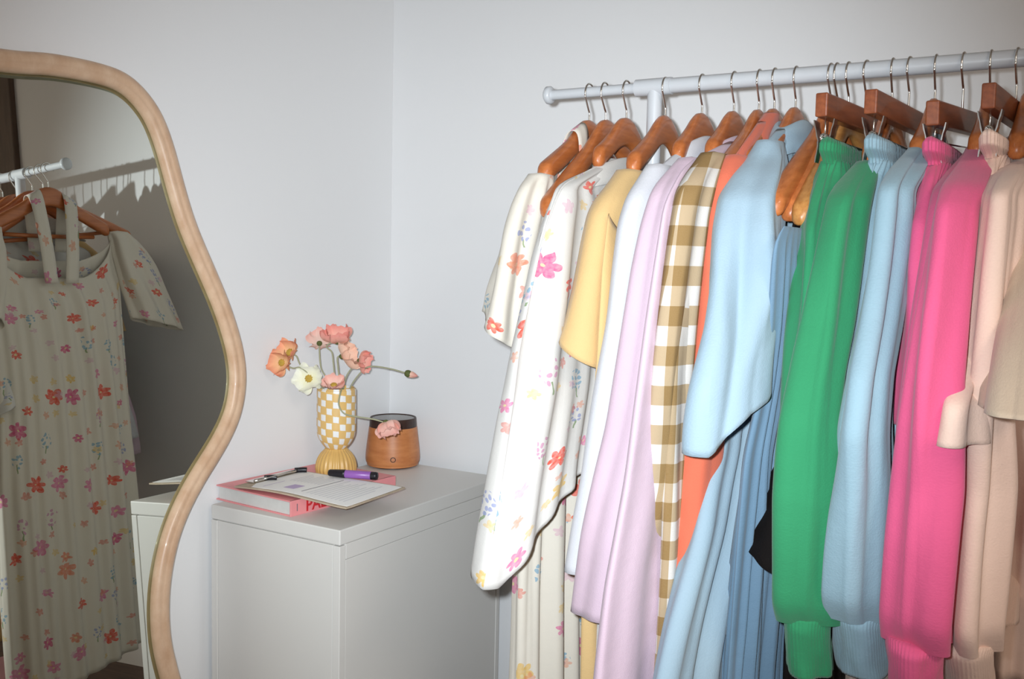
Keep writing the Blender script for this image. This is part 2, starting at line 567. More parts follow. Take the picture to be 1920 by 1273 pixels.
H_U = [0, .010, .020, .030, .040, .055, .075, .10, .14, .18, .22, .26]
H_T = [-.0480, -.0490, -.0515, -.0565, -.0635, -.0760, -.0905, -.1045, -.1255, -.1470, -.1680, -.1890]
H_B = [-.0960, -.0970, -.0995, -.1030, -.1080, -.1165, -.1270, -.1400, -.1600, -.1805, -.2010, -.2220]
H_X = [.0078, .0078, .0078, .0080, .0083, .0088, .0098, .0110, .0128, .014, .0145, .0145]
def hanger_mesh(span):
    end = 0.22 * span
    h = np.concatenate([np.linspace(0, end - 0.014, 26), end - 0.014 + 0.014 * np.sin(np.linspace(0, 1, 7)[1:] * math.pi / 2)])
    us = list(np.concatenate([-h[::-1][:-1], h]))
    V, F = [], []
    K = 14
    for u in us:
        a = abs(u)
        zt, zb, hx = np.interp(a, H_U, H_T), np.interp(a, H_U, H_B), np.interp(a, H_U, H_X)
        zc, hz = (zt + zb) / 2, (zt - zb) / 2
        e = max(0.0, (a - (end - 0.014)) / 0.014)
        rd = math.sqrt(max(0.04, 1 - e * e))
        hx, hz = hx * rd, hz * rd
        bow = 0.003 * (a / 0.22) ** 2
        for k in range(K):
            q = 2 * math.pi * k / K
            c, s = math.cos(q), math.sin(q)
            V.append((bow + hx * math.copysign(abs(c) ** 0.7, c), -u, zc + hz * math.copysign(abs(s) ** 0.7, s)))
    n = len(us)
    for i in range(n - 1):
        for k in range(K):
            k2 = (k + 1) % K
            F.append((i * K + k, (i + 1) * K + k, (i + 1) * K + k2, i * K + k2))
    F.append(tuple(range(K)))
    F.append(tuple((n - 1) * K + k for k in range(K - 1, -1, -1)))
    return V, F
hanger_me = {}
def wooden_hanger(X, label, swivel=0.0, tilt=0.0, mat=None, span=1.0, bar=True):
    mat = mat or M_hanger
    h = empty('wooden_hanger', (X, YR, ZR), label, 'hanger', 'wooden hangers on the rail')
    h.rotation_euler = (math.radians(tilt), 0, math.radians(swivel))
    hk = (mat.name, span)
    if hk not in hanger_me:
        HV, HF = hanger_mesh(span)
        o = obj('shoulder_arm', HV, HF, mat, h)
        hanger_me[hk] = o.data
    else:
        o = bpy.data.objects.new('shoulder_arm', hanger_me[hk])
        COL.objects.link(o)
        o.parent = h
    if 'hook' not in hanger_me:
        hanger_me['hook'] = make_hook(h).data
    else:
        k = bpy.data.objects.new('hook', hanger_me['hook'])
        COL.objects.link(k)
        k.parent = h
    if bar and span > 0.6:
        key = 'bar' + mat.name
        if key not in hanger_me:
            V, F = wire([(0.009, -0.175, -0.172), (0.006, -0.08, -0.174), (0.006, 0.08, -0.174), (0.009, 0.175, -0.172)], 0.0055, 10)
            k = obj('trouser_bar', V, F, mat, h)
            hanger_me[key] = k.data
        else:
            k = bpy.data.objects.new('trouser_bar', hanger_me[key])
            COL.objects.link(k)
            k.parent = h
        k.scale = (1, span * 0.94, 1)
    return h

def clip_hanger(X, label, swivel=0.0, tilt=0.0, clip_u=0.165, drop=0.0):
    h = empty('clip_hanger', (X, YR, ZR), label, 'hanger', 'clip hangers on the rail')
    h.rotation_euler = (math.radians(tilt), 0, math.radians(swivel))
    if 'cliphook' not in hanger_me:
        hanger_me['cliphook'] = make_hook(h, 0.004 + 0.02).data
    else:
        k = bpy.data.objects.new('hook', hanger_me['cliphook'])
        COL.objects.link(k)
        k.parent = h
    zt = -0.060 - drop
    bm_obj('wooden_bar', box_mesh(-0.0085, 0.0085, -0.185, 0.185, zt - 0.032, zt, 0.0022, 2), M_hanger_dark, h)
    zw = -0.118
    V, F = wire([(0, -0.18, zw), (0, 0.18, zw)], 0.0013, 6)
    V2, F2 = wire([(0, -clip_u, zt - 0.03), (0, -clip_u, zw)], 0.0013, 6)
    V3, F3 = wire([(0, clip_u, zt - 0.03), (0, clip_u, zw)], 0.0013, 6)
    V, F = merge([(V, F), (V2, F2), (V3, F3)])
    obj('wire_rod', V, F, M_chrome, h)
    for su in (1, -1):
        c = bpy.data.objects.new('clip', None)
        parts = []
        y = -clip_u * su
        for sx in (1, -1):
            # lever plate: flared at the top, pinched at the waistband
            n = 9
            vs, fs = [], []
            for i in range(n):
                s = i / (n - 1)
                z = zw + 0.024 - 0.058 * s
                x = sx * (0.0135 - 0.0075 * min(1, s / 0.55) + 0.004 * max(0, (s - 0.55) / 0.45))
                ridge = 0.0007 if i % 2 else 0.0
                for dy in (-0.0065, 0.0065):
                    for dx in (0.0, 0.0012):
                        vs.append((x + sx * (dx + (ridge if dx else 0)), y + dy, z))
            for i in range(n - 1):
                b, d = i * 4, (i + 1) * 4
                for p, q in ((0, 1), (1, 3), (3, 2), (2, 0)):
                    fs.append((b + p, b + q, d + q, d + p))
            fs.append((0, 2, 3, 1))
            fs.append(tuple((n - 1) * 4 + k for k in (0, 1, 3, 2)))
            parts.append((vs, fs))
        coil = [(0.0045 * math.cos(a), y - 0.007 + 0.014 * k / 40, zw + 0.0045 * math.sin(a)) for k in range(41) for a in (2 * math.pi * 5 * k / 40,)]
        parts.append(wire(coil, 0.0011, 6))
        bpy.data.objects.remove(c)
        V, F = merge(parts)
        cl = obj('clip', V, F, M_chrome, h, smooth=False)
        cl['label'] = 'chrome sprung clip'
    return h

HX = {1098: -0.7908, 1132: -0.7611, 1168: -0.72, 1232: -0.6493, 1310: -0.5852, 1370: -0.5315, 1420: -0.4907, 1447: -0.4661, 1488: -0.4328, 1556: -0.3802, 1562: -0.3714, 1583: -0.3542, 1624: -0.3278, 1668: -0.2907, 1703: -0.267, 1756: -0.2315, 1806: -0.1947, 1853: -0.1596, 1908: -0.126, 1930: -0.1122, 1990: -0.0734}
XS = sorted(HX.values())
WH = [
    (0, 'wooden hanger of the long floral dress, first at the rail end', 0, 0, None, .76),
    (1, 'tilted bare wooden hanger, its tip showing beside the floral dresses', 1, 6, None, 1.08),
    (2, 'wooden hanger holding the short floral dress with white collar', 0, 0, None, .52),
    (3, 'wooden hanger with a long bare arm above the yellow dress', 2, 0, None, .66),
    (4, 'wooden hanger inside the white shirt collar', 0, 0, None, .5),
    (5, 'wooden hanger inside the pale lilac shirt collar', 0, 0, None, .5),
    (6, 'wooden hanger above the gingham dress', 2, 0, None, .82),
    (7, 'wooden hanger wrapped by the coral garment', 0, 0, None, .72),
    (8, 'wooden hanger inside the pale blue shirt dress', 0, 0, None, .55),
    (9, 'wooden hanger whose dark tip pokes out over the mid blue dress', -4, 4, None, 1.15),
    (10, 'wooden hanger with a rounded tip hanging low before the black tunic', -3, 8, None, 1.08),
    (11, 'pale wooden hanger tip tucked behind another low hanging tip', -2, 7, 'pale', 1.15),
    (13, 'wooden hanger inside the green sweatshirt', 0, 0, None, .66),
    (15, 'wooden hanger inside the light blue sweatshirt', 0, 0, None, .62),
    (17, 'wooden hanger inside the pink sweatshirt', 0, 0, None, .60),
    (19, 'wooden hanger inside the beige sweatshirt', 0, 0, None, .62),
]
for i, lab, sw, ti, mt, sc in WH:
    wooden_hanger(XS[i], lab, sw, ti, M_hanger_pale if mt == 'pale' else None, sc)
clip_hanger(XS[12], 'clip hanger gripping the green jersey shorts', -6, 0)
clip_hanger(XS[14], 'clip hanger gripping the light blue jersey shorts', -5, 0)
clip_hanger(XS[16], 'clip hanger gripping the pink jersey shorts', -4, 4, drop=0.006)
clip_hanger(XS[18], 'clip hanger gripping the beige jersey shorts', -5, 0, drop=0.002)
clip_hanger(XS[20], 'clip hanger gripping the tan jersey shorts', -3, 0)

# ------------------------------------------------------------------ clothes
# every tube: rows of (z, centre towards the room, sideways drift, half depth, half thickness)
TUBES = {
    'd1_body': [(1.336, 0.006, 0.0, 0.1769, 0.012), (1.2928, 0.0153, 0.0, 0.1864, 0.018), (1.2085, 0.0073, 0.0, 0.1973, 0.025), (1.0714, 0.0036, 0.0, 0.1936, 0.028), (0.9493, 0.0018, 0.0, 0.1918, 0.032), (0.8184, 0.005, 0.0, 0.1951, 0.036), (0.678, 0.009, 0.0, 0.199, 0.04), (0.5273, 0.0096, 0.0, 0.1996, 0.045), (0.319, 0.0108, 0.0, 0.2007, 0.05), (0.1868, 0.0101, 0.0, 0.2001, 0.055)],
    'd1_sleeve': [(1.3457, 0.1647, 0.0, 0.03, 0.014), (1.3324, 0.1783, 0.0, 0.04, 0.02), (1.3046, 0.1825, -0.004, 0.048, 0.026), (1.2665, 0.1912, -0.008, 0.052, 0.03), (1.2076, 0.2036, -0.012, 0.055, 0.032), (1.1492, 0.2174, -0.016, 0.058, 0.034), (1.0978, 0.2274, -0.018, 0.06, 0.036)],
    'd3_body': [(1.3344, 0.08, 0.0, 0.1565, 0.012), (1.3133, 0.0505, 0.0, 0.2036, 0.02), (1.2727, 0.055, 0.0, 0.2251, 0.026), (1.225, 0.0616, -0.004, 0.2317, 0.03), (1.1618, 0.0681, -0.008, 0.238, 0.033), (1.0836, 0.078, -0.012, 0.248, 0.036), (1.0206, 0.081, -0.016, 0.251, 0.04), (0.9502, 0.0869, -0.02, 0.257, 0.044), (0.8562, 0.0941, -0.026, 0.2641, 0.05), (0.7941, 0.0999, -0.03, 0.2698, 0.055), (0.739, 0.1036, -0.034, 0.2736, 0.06)],
    'y_sleeve': [(1.3409, 0.1443, 0.0, 0.03, 0.016), (1.3316, 0.1595, -0.0013, 0.04, 0.024), (1.3118, 0.1745, -0.0033, 0.048, 0.03), (1.291, 0.1855, -0.0052, 0.052, 0.032), (1.2506, 0.1946, -0.0085, 0.055, 0.034), (1.1944, 0.2046, -0.0127, 0.058, 0.036), (1.1463, 0.212, -0.0161, 0.06, 0.038), (1.0863, 0.2223, -0.02, 0.06, 0.04)],
    'y_body': [(1.3304, 0.0634, 0.017, 0.1489, 0.0101), (1.2894, 0.0354, 0.017, 0.2065, 0.0144), (1.2114, 0.0339, 0.017, 0.2238, 0.0173), (1.0555, 0.0377, 0.017, 0.2276, 0.0187), (0.8992, 0.044, 0.017, 0.2339, 0.0216), (0.6998, 0.0498, 0.017, 0.2399, 0.0245), (0.6005, 0.051, 0.017, 0.241, 0.0259), (0.3183, 0.0563, 0.017, 0.2464, 0.0288)],
    'w_sleeve': [(1.3533, 0.1701, 0.0, 0.03, 0.016), (1.3339, 0.1846, -0.0028, 0.04, 0.024), (1.3132, 0.1997, -0.005, 0.046, 0.028), (1.2738, 0.2122, -0.0089, 0.05, 0.03), (1.2116, 0.2153, -0.0143, 0.052, 0.03), (1.1333, 0.2141, -0.0205, 0.054, 0.03), (1.0398, 0.2235, -0.0273, 0.056, 0.031), (0.9773, 0.232, -0.0316, 0.056, 0.031), (0.899, 0.2414, -0.0368, 0.056, 0.031), (0.8465, 0.2591, -0.0403, 0.055, 0.03), (0.7739, 0.2769, -0.045, 0.054, 0.03)],
    'w_body': [(1.357, 0.0491, 0.0, 0.1346, 0.012), (1.3051, 0.0328, -0.0022, 0.2039, 0.02), (1.2122, 0.0291, -0.0053, 0.2192, 0.026), (1.0566, 0.0324, -0.0096, 0.2223, 0.028), (0.8999, 0.038, -0.0135, 0.2281, 0.03), (0.7435, 0.0463, -0.017, 0.2363, 0.034), (0.6077, 0.0528, -0.02, 0.2429, 0.036), (0.5073, 0.056, -0.02, 0.246, 0.036)],
    'p_sleeve': [(1.3602, 0.1789, 0.0, 0.03, 0.016), (1.3381, 0.2115, -0.0033, 0.04, 0.024), (1.3181, 0.2257, -0.0058, 0.046, 0.028), (1.2726, 0.2362, -0.0109, 0.05, 0.03), (1.2124, 0.2417, -0.0168, 0.054, 0.032), (1.1368, 0.2438, -0.0236, 0.056, 0.034), (1.0605, 0.2472, -0.0299, 0.058, 0.036), (0.9837, 0.2514, -0.0359, 0.06, 0.038), (0.9093, 0.272, -0.0417, 0.062, 0.04), (0.8348, 0.2874, -0.0472, 0.064, 0.042), (0.7227, 0.2936, -0.055, 0.065, 0.044)],
    'p_body': [(1.359, 0.0777, 0.016, 0.1633, 0.012), (1.3002, 0.0655, 0.0121, 0.2365, 0.02), (1.1408, 0.0694, 0.0044, 0.2593, 0.026), (0.9252, 0.0859, -0.0043, 0.276, 0.03), (0.7874, 0.1058, -0.0096, 0.2959, 0.034), (0.6638, 0.1119, -0.014, 0.3019, 0.038), (0.5727, 0.115, -0.014, 0.305, 0.04)],
    'g_sleeve': [(1.364, 0.1983, 0.0, 0.03, 0.0115), (1.3383, 0.2377, -0.0031, 0.042, 0.0187), (1.3148, 0.2535, -0.0055, 0.048, 0.0216), (1.2857, 0.2593, -0.0082, 0.05, 0.023), (1.2133, 0.2645, -0.0144, 0.052, 0.0245), (1.1405, 0.2677, -0.0199, 0.054, 0.0259), (1.0669, 0.268, -0.025, 0.056, 0.0274), (0.9916, 0.2619, -0.0299, 0.058, 0.0288), (0.9153, 0.2582, -0.0346, 0.058, 0.0288), (0.8763, 0.2571, -0.0369, 0.052, 0.0259), (0.8441, 0.2557, -0.0387, 0.04, 0.0187), (0.8322, 0.2533, -0.0393, 0.034, 0.0144), (0.818, 0.2449, -0.04, 0.038, 0.0173)],
    'g_body': [(1.365, 0.0635, 0.0, 0.1491, 0.012), (1.3155, 0.0557, -0.0022, 0.2267, 0.02), (1.1412, 0.0575, -0.0078, 0.2475, 0.024), (0.9187, 0.0555, -0.0136, 0.2455, 0.026), (0.8351, 0.0547, -0.0155, 0.2447, 0.028), (0.7281, 0.0554, -0.018, 0.2454, 0.03), (0.6324, 0.0551, -0.02, 0.2452, 0.032), (0.5358, 0.0584, -0.02, 0.2483, 0.034)],
    'c_sleeve': [(1.3626, 0.1693, 0.0, 0.03, 0.012), (1.3415, 0.1939, -0.001, 0.036, 0.016), (1.2887, 0.2085, -0.0029, 0.04, 0.02), (1.2144, 0.2126, -0.0052, 0.042, 0.021), (1.1398, 0.2165, -0.0073, 0.042, 0.022), (1.0648, 0.2208, -0.0092, 0.042, 0.022), (0.9896, 0.2254, -0.011, 0.042, 0.022), (0.9137, 0.2281, -0.0127, 0.042, 0.022), (0.8378, 0.2331, -0.0144, 0.042, 0.022), (0.7873, 0.247, -0.0155, 0.04, 0.02), (0.7702, 0.2664, -0.016, 0.03, 0.014)],
    'c_body': [(1.3659, 0.0634, 0.0, 0.131, 0.01), (1.2885, 0.0528, 0.0, 0.1879, 0.014), (1.0669, 0.0503, 0.0, 0.2002, 0.012), (0.9757, 0.0455, 0.0, 0.1955, 0.012)],
    'b_sleeve': [(1.387, 0.1223, 0.0, 0.034, 0.018), (1.3682, 0.1401, 0.001, 0.044, 0.028), (1.3431, 0.1719, 0.0019, 0.055, 0.038), (1.3102, 0.2065, 0.003, 0.062, 0.044), (1.2656, 0.2223, 0.0045, 0.066, 0.047), (1.2001, 0.2387, 0.0065, 0.068, 0.048), (1.1286, 0.2527, 0.0086, 0.075, 0.046), (1.0733, 0.2643, 0.0101, 0.085, 0.046), (1.0034, 0.2682, 0.012, 0.095, 0.046)],
    'b_body': [(1.3919, 0.0318, 0.0, 0.1172, 0.012), (1.3494, 0.017, -0.0041, 0.188, 0.02), (1.2904, 0.0103, -0.0088, 0.2002, 0.028), (1.1392, 0.0078, -0.0185, 0.1977, 0.026), (0.9996, 0.0071, -0.0262, 0.1971, 0.026), (0.9469, 0.0154, -0.029, 0.2054, 0.032), (0.9122, 0.0291, -0.031, 0.2191, 0.036), (0.8403, 0.0432, -0.0349, 0.2331, 0.038), (0.788, 0.0618, -0.0379, 0.2518, 0.038), (0.7301, 0.0799, -0.0413, 0.27, 0.038), (0.672, 0.092, -0.0447, 0.2819, 0.038), (0.5741, 0.1113, -0.045, 0.3013, 0.04)],
    'm_body': [(1.2682, 0.1193, 0.022, 0.1779, 0.006), (1.2567, 0.0998, 0.0192, 0.2167, 0.012), (1.2367, 0.0912, 0.0154, 0.2213, 0.015), (1.2025, 0.0835, 0.0101, 0.2135, 0.017), (1.1315, 0.0696, 0.001, 0.1996, 0.018), (1.0589, 0.0669, -0.0073, 0.1969, 0.02), (0.9651, 0.0782, -0.0172, 0.2082, 0.024), (0.85, 0.0705, -0.0279, 0.2005, 0.028), (0.6229, 0.0547, -0.046, 0.1847, 0.034), (0.4818, 0.0557, -0.046, 0.1856, 0.038)],
    'k_sleeve': [(1.3128, 0.1378, 0.0, 0.02, 0.004), (1.3038, 0.1251, 0.0002, 0.03, 0.01), (1.2852, 0.113, 0.0004, 0.045, 0.015), (1.179, 0.1045, 0.0014, 0.055, 0.018), (1.0655, 0.1228, 0.0022, 0.06, 0.02), (0.9689, 0.1454, 0.0029, 0.06, 0.022), (0.9037, 0.174, 0.0034, 0.066, 0.03), (0.8153, 0.2105, 0.004, 0.075, 0.038)],
    'k_body': [(1.3046, 0.0642, 0.0, 0.1227, 0.006), (1.2749, 0.0459, 0.0, 0.1629, 0.014), (1.0713, 0.0438, 0.0, 0.1738, 0.016), (0.8476, 0.0437, 0.0, 0.1738, 0.018), (0.636, 0.0397, 0.0, 0.1696, 0.02), (0.4462, 0.0333, 0.0, 0.1633, 0.024)],
    'gs_leg': [(1.3623, 0.1113, -0.008, 0.07, 0.018), (1.3458, 0.1138, -0.008, 0.075, 0.02), (1.311, 0.1414, -0.008, 0.08, 0.022), (1.2667, 0.1723, -0.008, 0.0813, 0.0227), (1.2171, 0.1853, -0.008, 0.0827, 0.0233), (1.1749, 0.1916, -0.008, 0.084, 0.024), (1.1193, 0.2058, -0.008, 0.0853, 0.0247), (1.0507, 0.2227, -0.008, 0.0867, 0.0253), (1.0239, 0.2211, -0.008, 0.088, 0.026)],
    'ls_leg': [(1.3618, 0.1039, -0.01, 0.07, 0.018), (1.345, 0.1116, -0.01, 0.0757, 0.0203), (1.3109, 0.1372, -0.01, 0.0804, 0.0222), (1.2676, 0.1561, -0.01, 0.0819, 0.023), (1.2184, 0.1609, -0.01, 0.0834, 0.0237), (1.1484, 0.1736, -0.01, 0.085, 0.0245), (1.0795, 0.1922, -0.01, 0.0865, 0.0252), (1.0207, 0.2092, -0.01, 0.088, 0.026)],
    'ps_leg': [(1.3574, 0.0946, -0.01, 0.07, 0.018), (1.3398, 0.1167, -0.01, 0.0757, 0.0203), (1.3098, 0.1446, -0.01, 0.0804, 0.0222), (1.274, 0.1767, -0.01, 0.0819, 0.023), (1.2197, 0.1906, -0.01, 0.0834, 0.0237), (1.1516, 0.1778, -0.01, 0.085, 0.0245), (1.0821, 0.1688, -0.01, 0.0865, 0.0252), (1.018, 0.1578, -0.01, 0.088, 0.026)],
    'bs_leg': [(1.366, 0.0849, -0.011, 0.07, 0.018), (1.3388, 0.1162, -0.011, 0.0757, 0.0203), (1.2887, 0.1546, -0.011, 0.0804, 0.0222), (1.2212, 0.1713, -0.011, 0.0819, 0.023), (1.1552, 0.1978, -0.011, 0.0834, 0.0237), (1.1008, 0.2641, -0.011, 0.085, 0.0245), (1.0717, 0.3198, -0.011, 0.0865, 0.0252), (1.0247, 0.3215, -0.011, 0.088, 0.026)],
    'ts_leg': [(1.3601, 0.0955, 0.0, 0.07, 0.018), (1.3034, 0.1304, 0.0, 0.074, 0.0244), (1.2551, 0.1846, 0.0, 0.076, 0.0276), (1.1898, 0.2672, 0.0, 0.0773, 0.0297), (1.1363, 0.3363, 0.0, 0.0787, 0.0319), (1.0712, 0.4038, 0.0, 0.08, 0.034)],
    'gs_waist': [(1.3891, 0.1302, -0.008, 0.07, 0.014), (1.3836, 0.132, -0.008, 0.075, 0.018), (1.3728, 0.133, -0.008, 0.075, 0.018), (1.3633, 0.1217, -0.008, 0.072, 0.016), (1.3568, 0.1147, -0.008, 0.072, 0.017)],
    'ls_waist': [(1.39, 0.1354, -0.01, 0.07, 0.014), (1.385, 0.1367, -0.01, 0.075, 0.018), (1.3726, 0.1339, -0.01, 0.075, 0.018), (1.3624, 0.1104, -0.01, 0.072, 0.016), (1.3561, 0.1087, -0.01, 0.072, 0.017)],
    'ps_waist': [(1.3824, 0.1383, -0.01, 0.07, 0.014), (1.3778, 0.1379, -0.01, 0.075, 0.018), (1.3658, 0.1341, -0.01, 0.075, 0.018), (1.3572, 0.1095, -0.01, 0.072, 0.016), (1.3513, 0.1062, -0.01, 0.072, 0.017)],
    'bs_waist': [(1.3868, 0.1504, -0.011, 0.07, 0.014), (1.3829, 0.1466, -0.011, 0.075, 0.018), (1.3703, 0.1403, -0.011, 0.075, 0.018), (1.3642, 0.1078, -0.011, 0.072, 0.016), (1.3586, 0.0957, -0.011, 0.072, 0.017)],
    'ts_waist': [(1.3958, 0.0677, 0.0, 0.07, 0.014), (1.3913, 0.0589, 0.0, 0.075, 0.018), (1.3788, 0.0464, 0.0, 0.075, 0.018), (1.3708, 0.0281, 0.0, 0.072, 0.016), (1.366, 0.0049, 0.0, 0.072, 0.017)],
    'gt_sleeve': [(1.3513, 0.1346, 0.0, 0.034, 0.0166), (1.3311, 0.1804, -0.0011, 0.042, 0.0187), (1.3077, 0.2128, -0.0022, 0.05, 0.0209), (1.2866, 0.2187, -0.0031, 0.058, 0.023), (1.2519, 0.2295, -0.0046, 0.0598, 0.0233), (1.2176, 0.2389, -0.0059, 0.0596, 0.0236), (1.1496, 0.2553, -0.0084, 0.0593, 0.0243), (1.0833, 0.2824, -0.0107, 0.0591, 0.0249), (1.0311, 0.3021, -0.0125, 0.0589, 0.028), (0.9839, 0.3051, -0.014, 0.0586, 0.0315), (0.9313, 0.3072, -0.0155, 0.0584, 0.0342), (0.8783, 0.3017, -0.0171, 0.0582, 0.0348), (0.7908, 0.2904, -0.0194, 0.0562, 0.0358), (0.7638, 0.2739, -0.02, 0.05, 0.036)],
    'lt_sleeve': [(1.3856, 0.0607, 0.0, 0.034, 0.012), (1.3621, 0.1328, -0.0008, 0.042, 0.0144), (1.3384, 0.1939, -0.0016, 0.05, 0.0174), (1.3152, 0.2311, -0.0023, 0.058, 0.0198), (1.2853, 0.2328, -0.0033, 0.0598, 0.023), (1.252, 0.2377, -0.0044, 0.0596, 0.0233), (1.2187, 0.2461, -0.0054, 0.0593, 0.0236), (1.1533, 0.2753, -0.0073, 0.0591, 0.0243), (1.0908, 0.3154, -0.009, 0.0589, 0.0249), (1.0267, 0.3312, -0.0107, 0.0586, 0.029), (0.9582, 0.3156, -0.0123, 0.0584, 0.034), (0.8888, 0.3037, -0.0139, 0.0582, 0.0348), (0.8092, 0.2873, -0.0155, 0.0562, 0.0357), (0.7771, 0.2635, -0.016, 0.05, 0.0359)],
    'pt_sleeve': [(1.3711, 0.0801, 0.0, 0.034, 0.0134), (1.3443, 0.1711, -0.0007, 0.0427, 0.0166), (1.3159, 0.2538, -0.0013, 0.0513, 0.0194), (1.2886, 0.2843, -0.002, 0.06, 0.0223), (1.251, 0.2944, -0.003, 0.0597, 0.0233), (1.2198, 0.3046, -0.0037, 0.0595, 0.0236), (1.1586, 0.3286, -0.0051, 0.0592, 0.0243), (1.0986, 0.3487, -0.0064, 0.059, 0.0249), (1.0369, 0.3487, -0.0076, 0.0587, 0.029), (0.9705, 0.3363, -0.0088, 0.0585, 0.034), (0.9079, 0.342, -0.0099, 0.0582, 0.0348), (0.8098, 0.3374, -0.0116, 0.0567, 0.036), (0.7773, 0.3187, -0.012, 0.05, 0.036)],
    'bt_sleeve': [(1.3857, -0.0615, 0.0, 0.034, 0.0132), (1.3562, 0.0845, -0.0006, 0.042, 0.0156), (1.3289, 0.2036, -0.0012, 0.05, 0.0184), (1.3035, 0.2714, -0.0018, 0.058, 0.0206), (1.2834, 0.2658, -0.0024, 0.0598, 0.023), (1.221, 0.2732, -0.0041, 0.0596, 0.0236), (1.1587, 0.2819, -0.0055, 0.0593, 0.0243), (1.097, 0.2964, -0.0069, 0.0591, 0.0249), (1.0319, 0.2824, -0.0082, 0.0589, 0.029), (0.9626, 0.2579, -0.0095, 0.0586, 0.034), (0.8964, 0.2583, -0.0107, 0.0584, 0.0348), (0.8297, 0.2592, -0.0119, 0.0582, 0.0356), (0.7906, 0.264, -0.0126, 0.0562, 0.036), (0.7579, 0.238, -0.013, 0.05, 0.036)],
    'gt_cuff': [(0.7705, 0.2819, -0.02, 0.042, 0.031), (0.7565, 0.2847, -0.02, 0.04, 0.029), (0.6843, 0.2563, -0.02, 0.04, 0.029)],
    'lt_cuff': [(0.7824, 0.2672, -0.016, 0.042, 0.033), (0.7703, 0.2708, -0.016, 0.04, 0.031), (0.6861, 0.2216, -0.016, 0.04, 0.031)],
    'pt_cuff': [(0.7842, 0.3284, -0.012, 0.042, 0.033), (0.7746, 0.3402, -0.012, 0.04, 0.031), (0.7004, 0.3075, -0.012, 0.04, 0.031)],
    'bt_cuff': [(0.7662, 0.25, -0.013, 0.042, 0.033), (0.7556, 0.2564, -0.013, 0.04, 0.031), (0.66, 0.1741, -0.013, 0.04, 0.031)],
    'gt_body': [(1.3509, 0.0483, 0.0, 0.1338, 0.012), (1.3223, 0.0335, 0.0, 0.2046, 0.016), (1.2181, 0.0365, 0.0, 0.2265, 0.02), (1.0092, 0.0364, 0.0, 0.2264, 0.022), (0.8661, 0.0344, 0.0, 0.2245, 0.022)],
    'lt_body': [(1.3789, 0.0106, 0.0, 0.0961, 0.012), (1.3382, 0.0162, 0.0, 0.1872, 0.016), (1.2197, 0.0081, 0.0, 0.1981, 0.02), (1.004, -0.0017, 0.0, 0.1883, 0.022), (0.78, -0.0066, 0.0, 0.1835, 0.022)],
    'pt_body': [(1.3724, 0.0165, 0.0, 0.1019, 0.012), (1.3367, 0.0217, 0.0, 0.1928, 0.018), (1.2213, 0.0035, 0.0, 0.1935, 0.022), (1.0818, 0.0179, 0.0, 0.2079, 0.024), (1.0202, 0.0442, 0.0, 0.2341, 0.024), (0.8792, 0.0337, 0.0, 0.2238, 0.026), (0.7127, 0.0266, 0.0, 0.2165, 0.026)],
    'bt_body': [(1.3784, -0.0714, 0.0, 0.04, 0.012), (1.3399, -0.0318, 0.0, 0.1393, 0.018), (1.2229, -0.0447, 0.0, 0.1454, 0.024), (0.9802, -0.1164, 0.0, 0.0743, 0.03), (0.7867, -0.2208, 0.0, 0.04, 0.034), (0.6605, -0.2517, 0.0, 0.04, 0.036), (0.547, -0.2538, 0.0, 0.04, 0.036)],
}


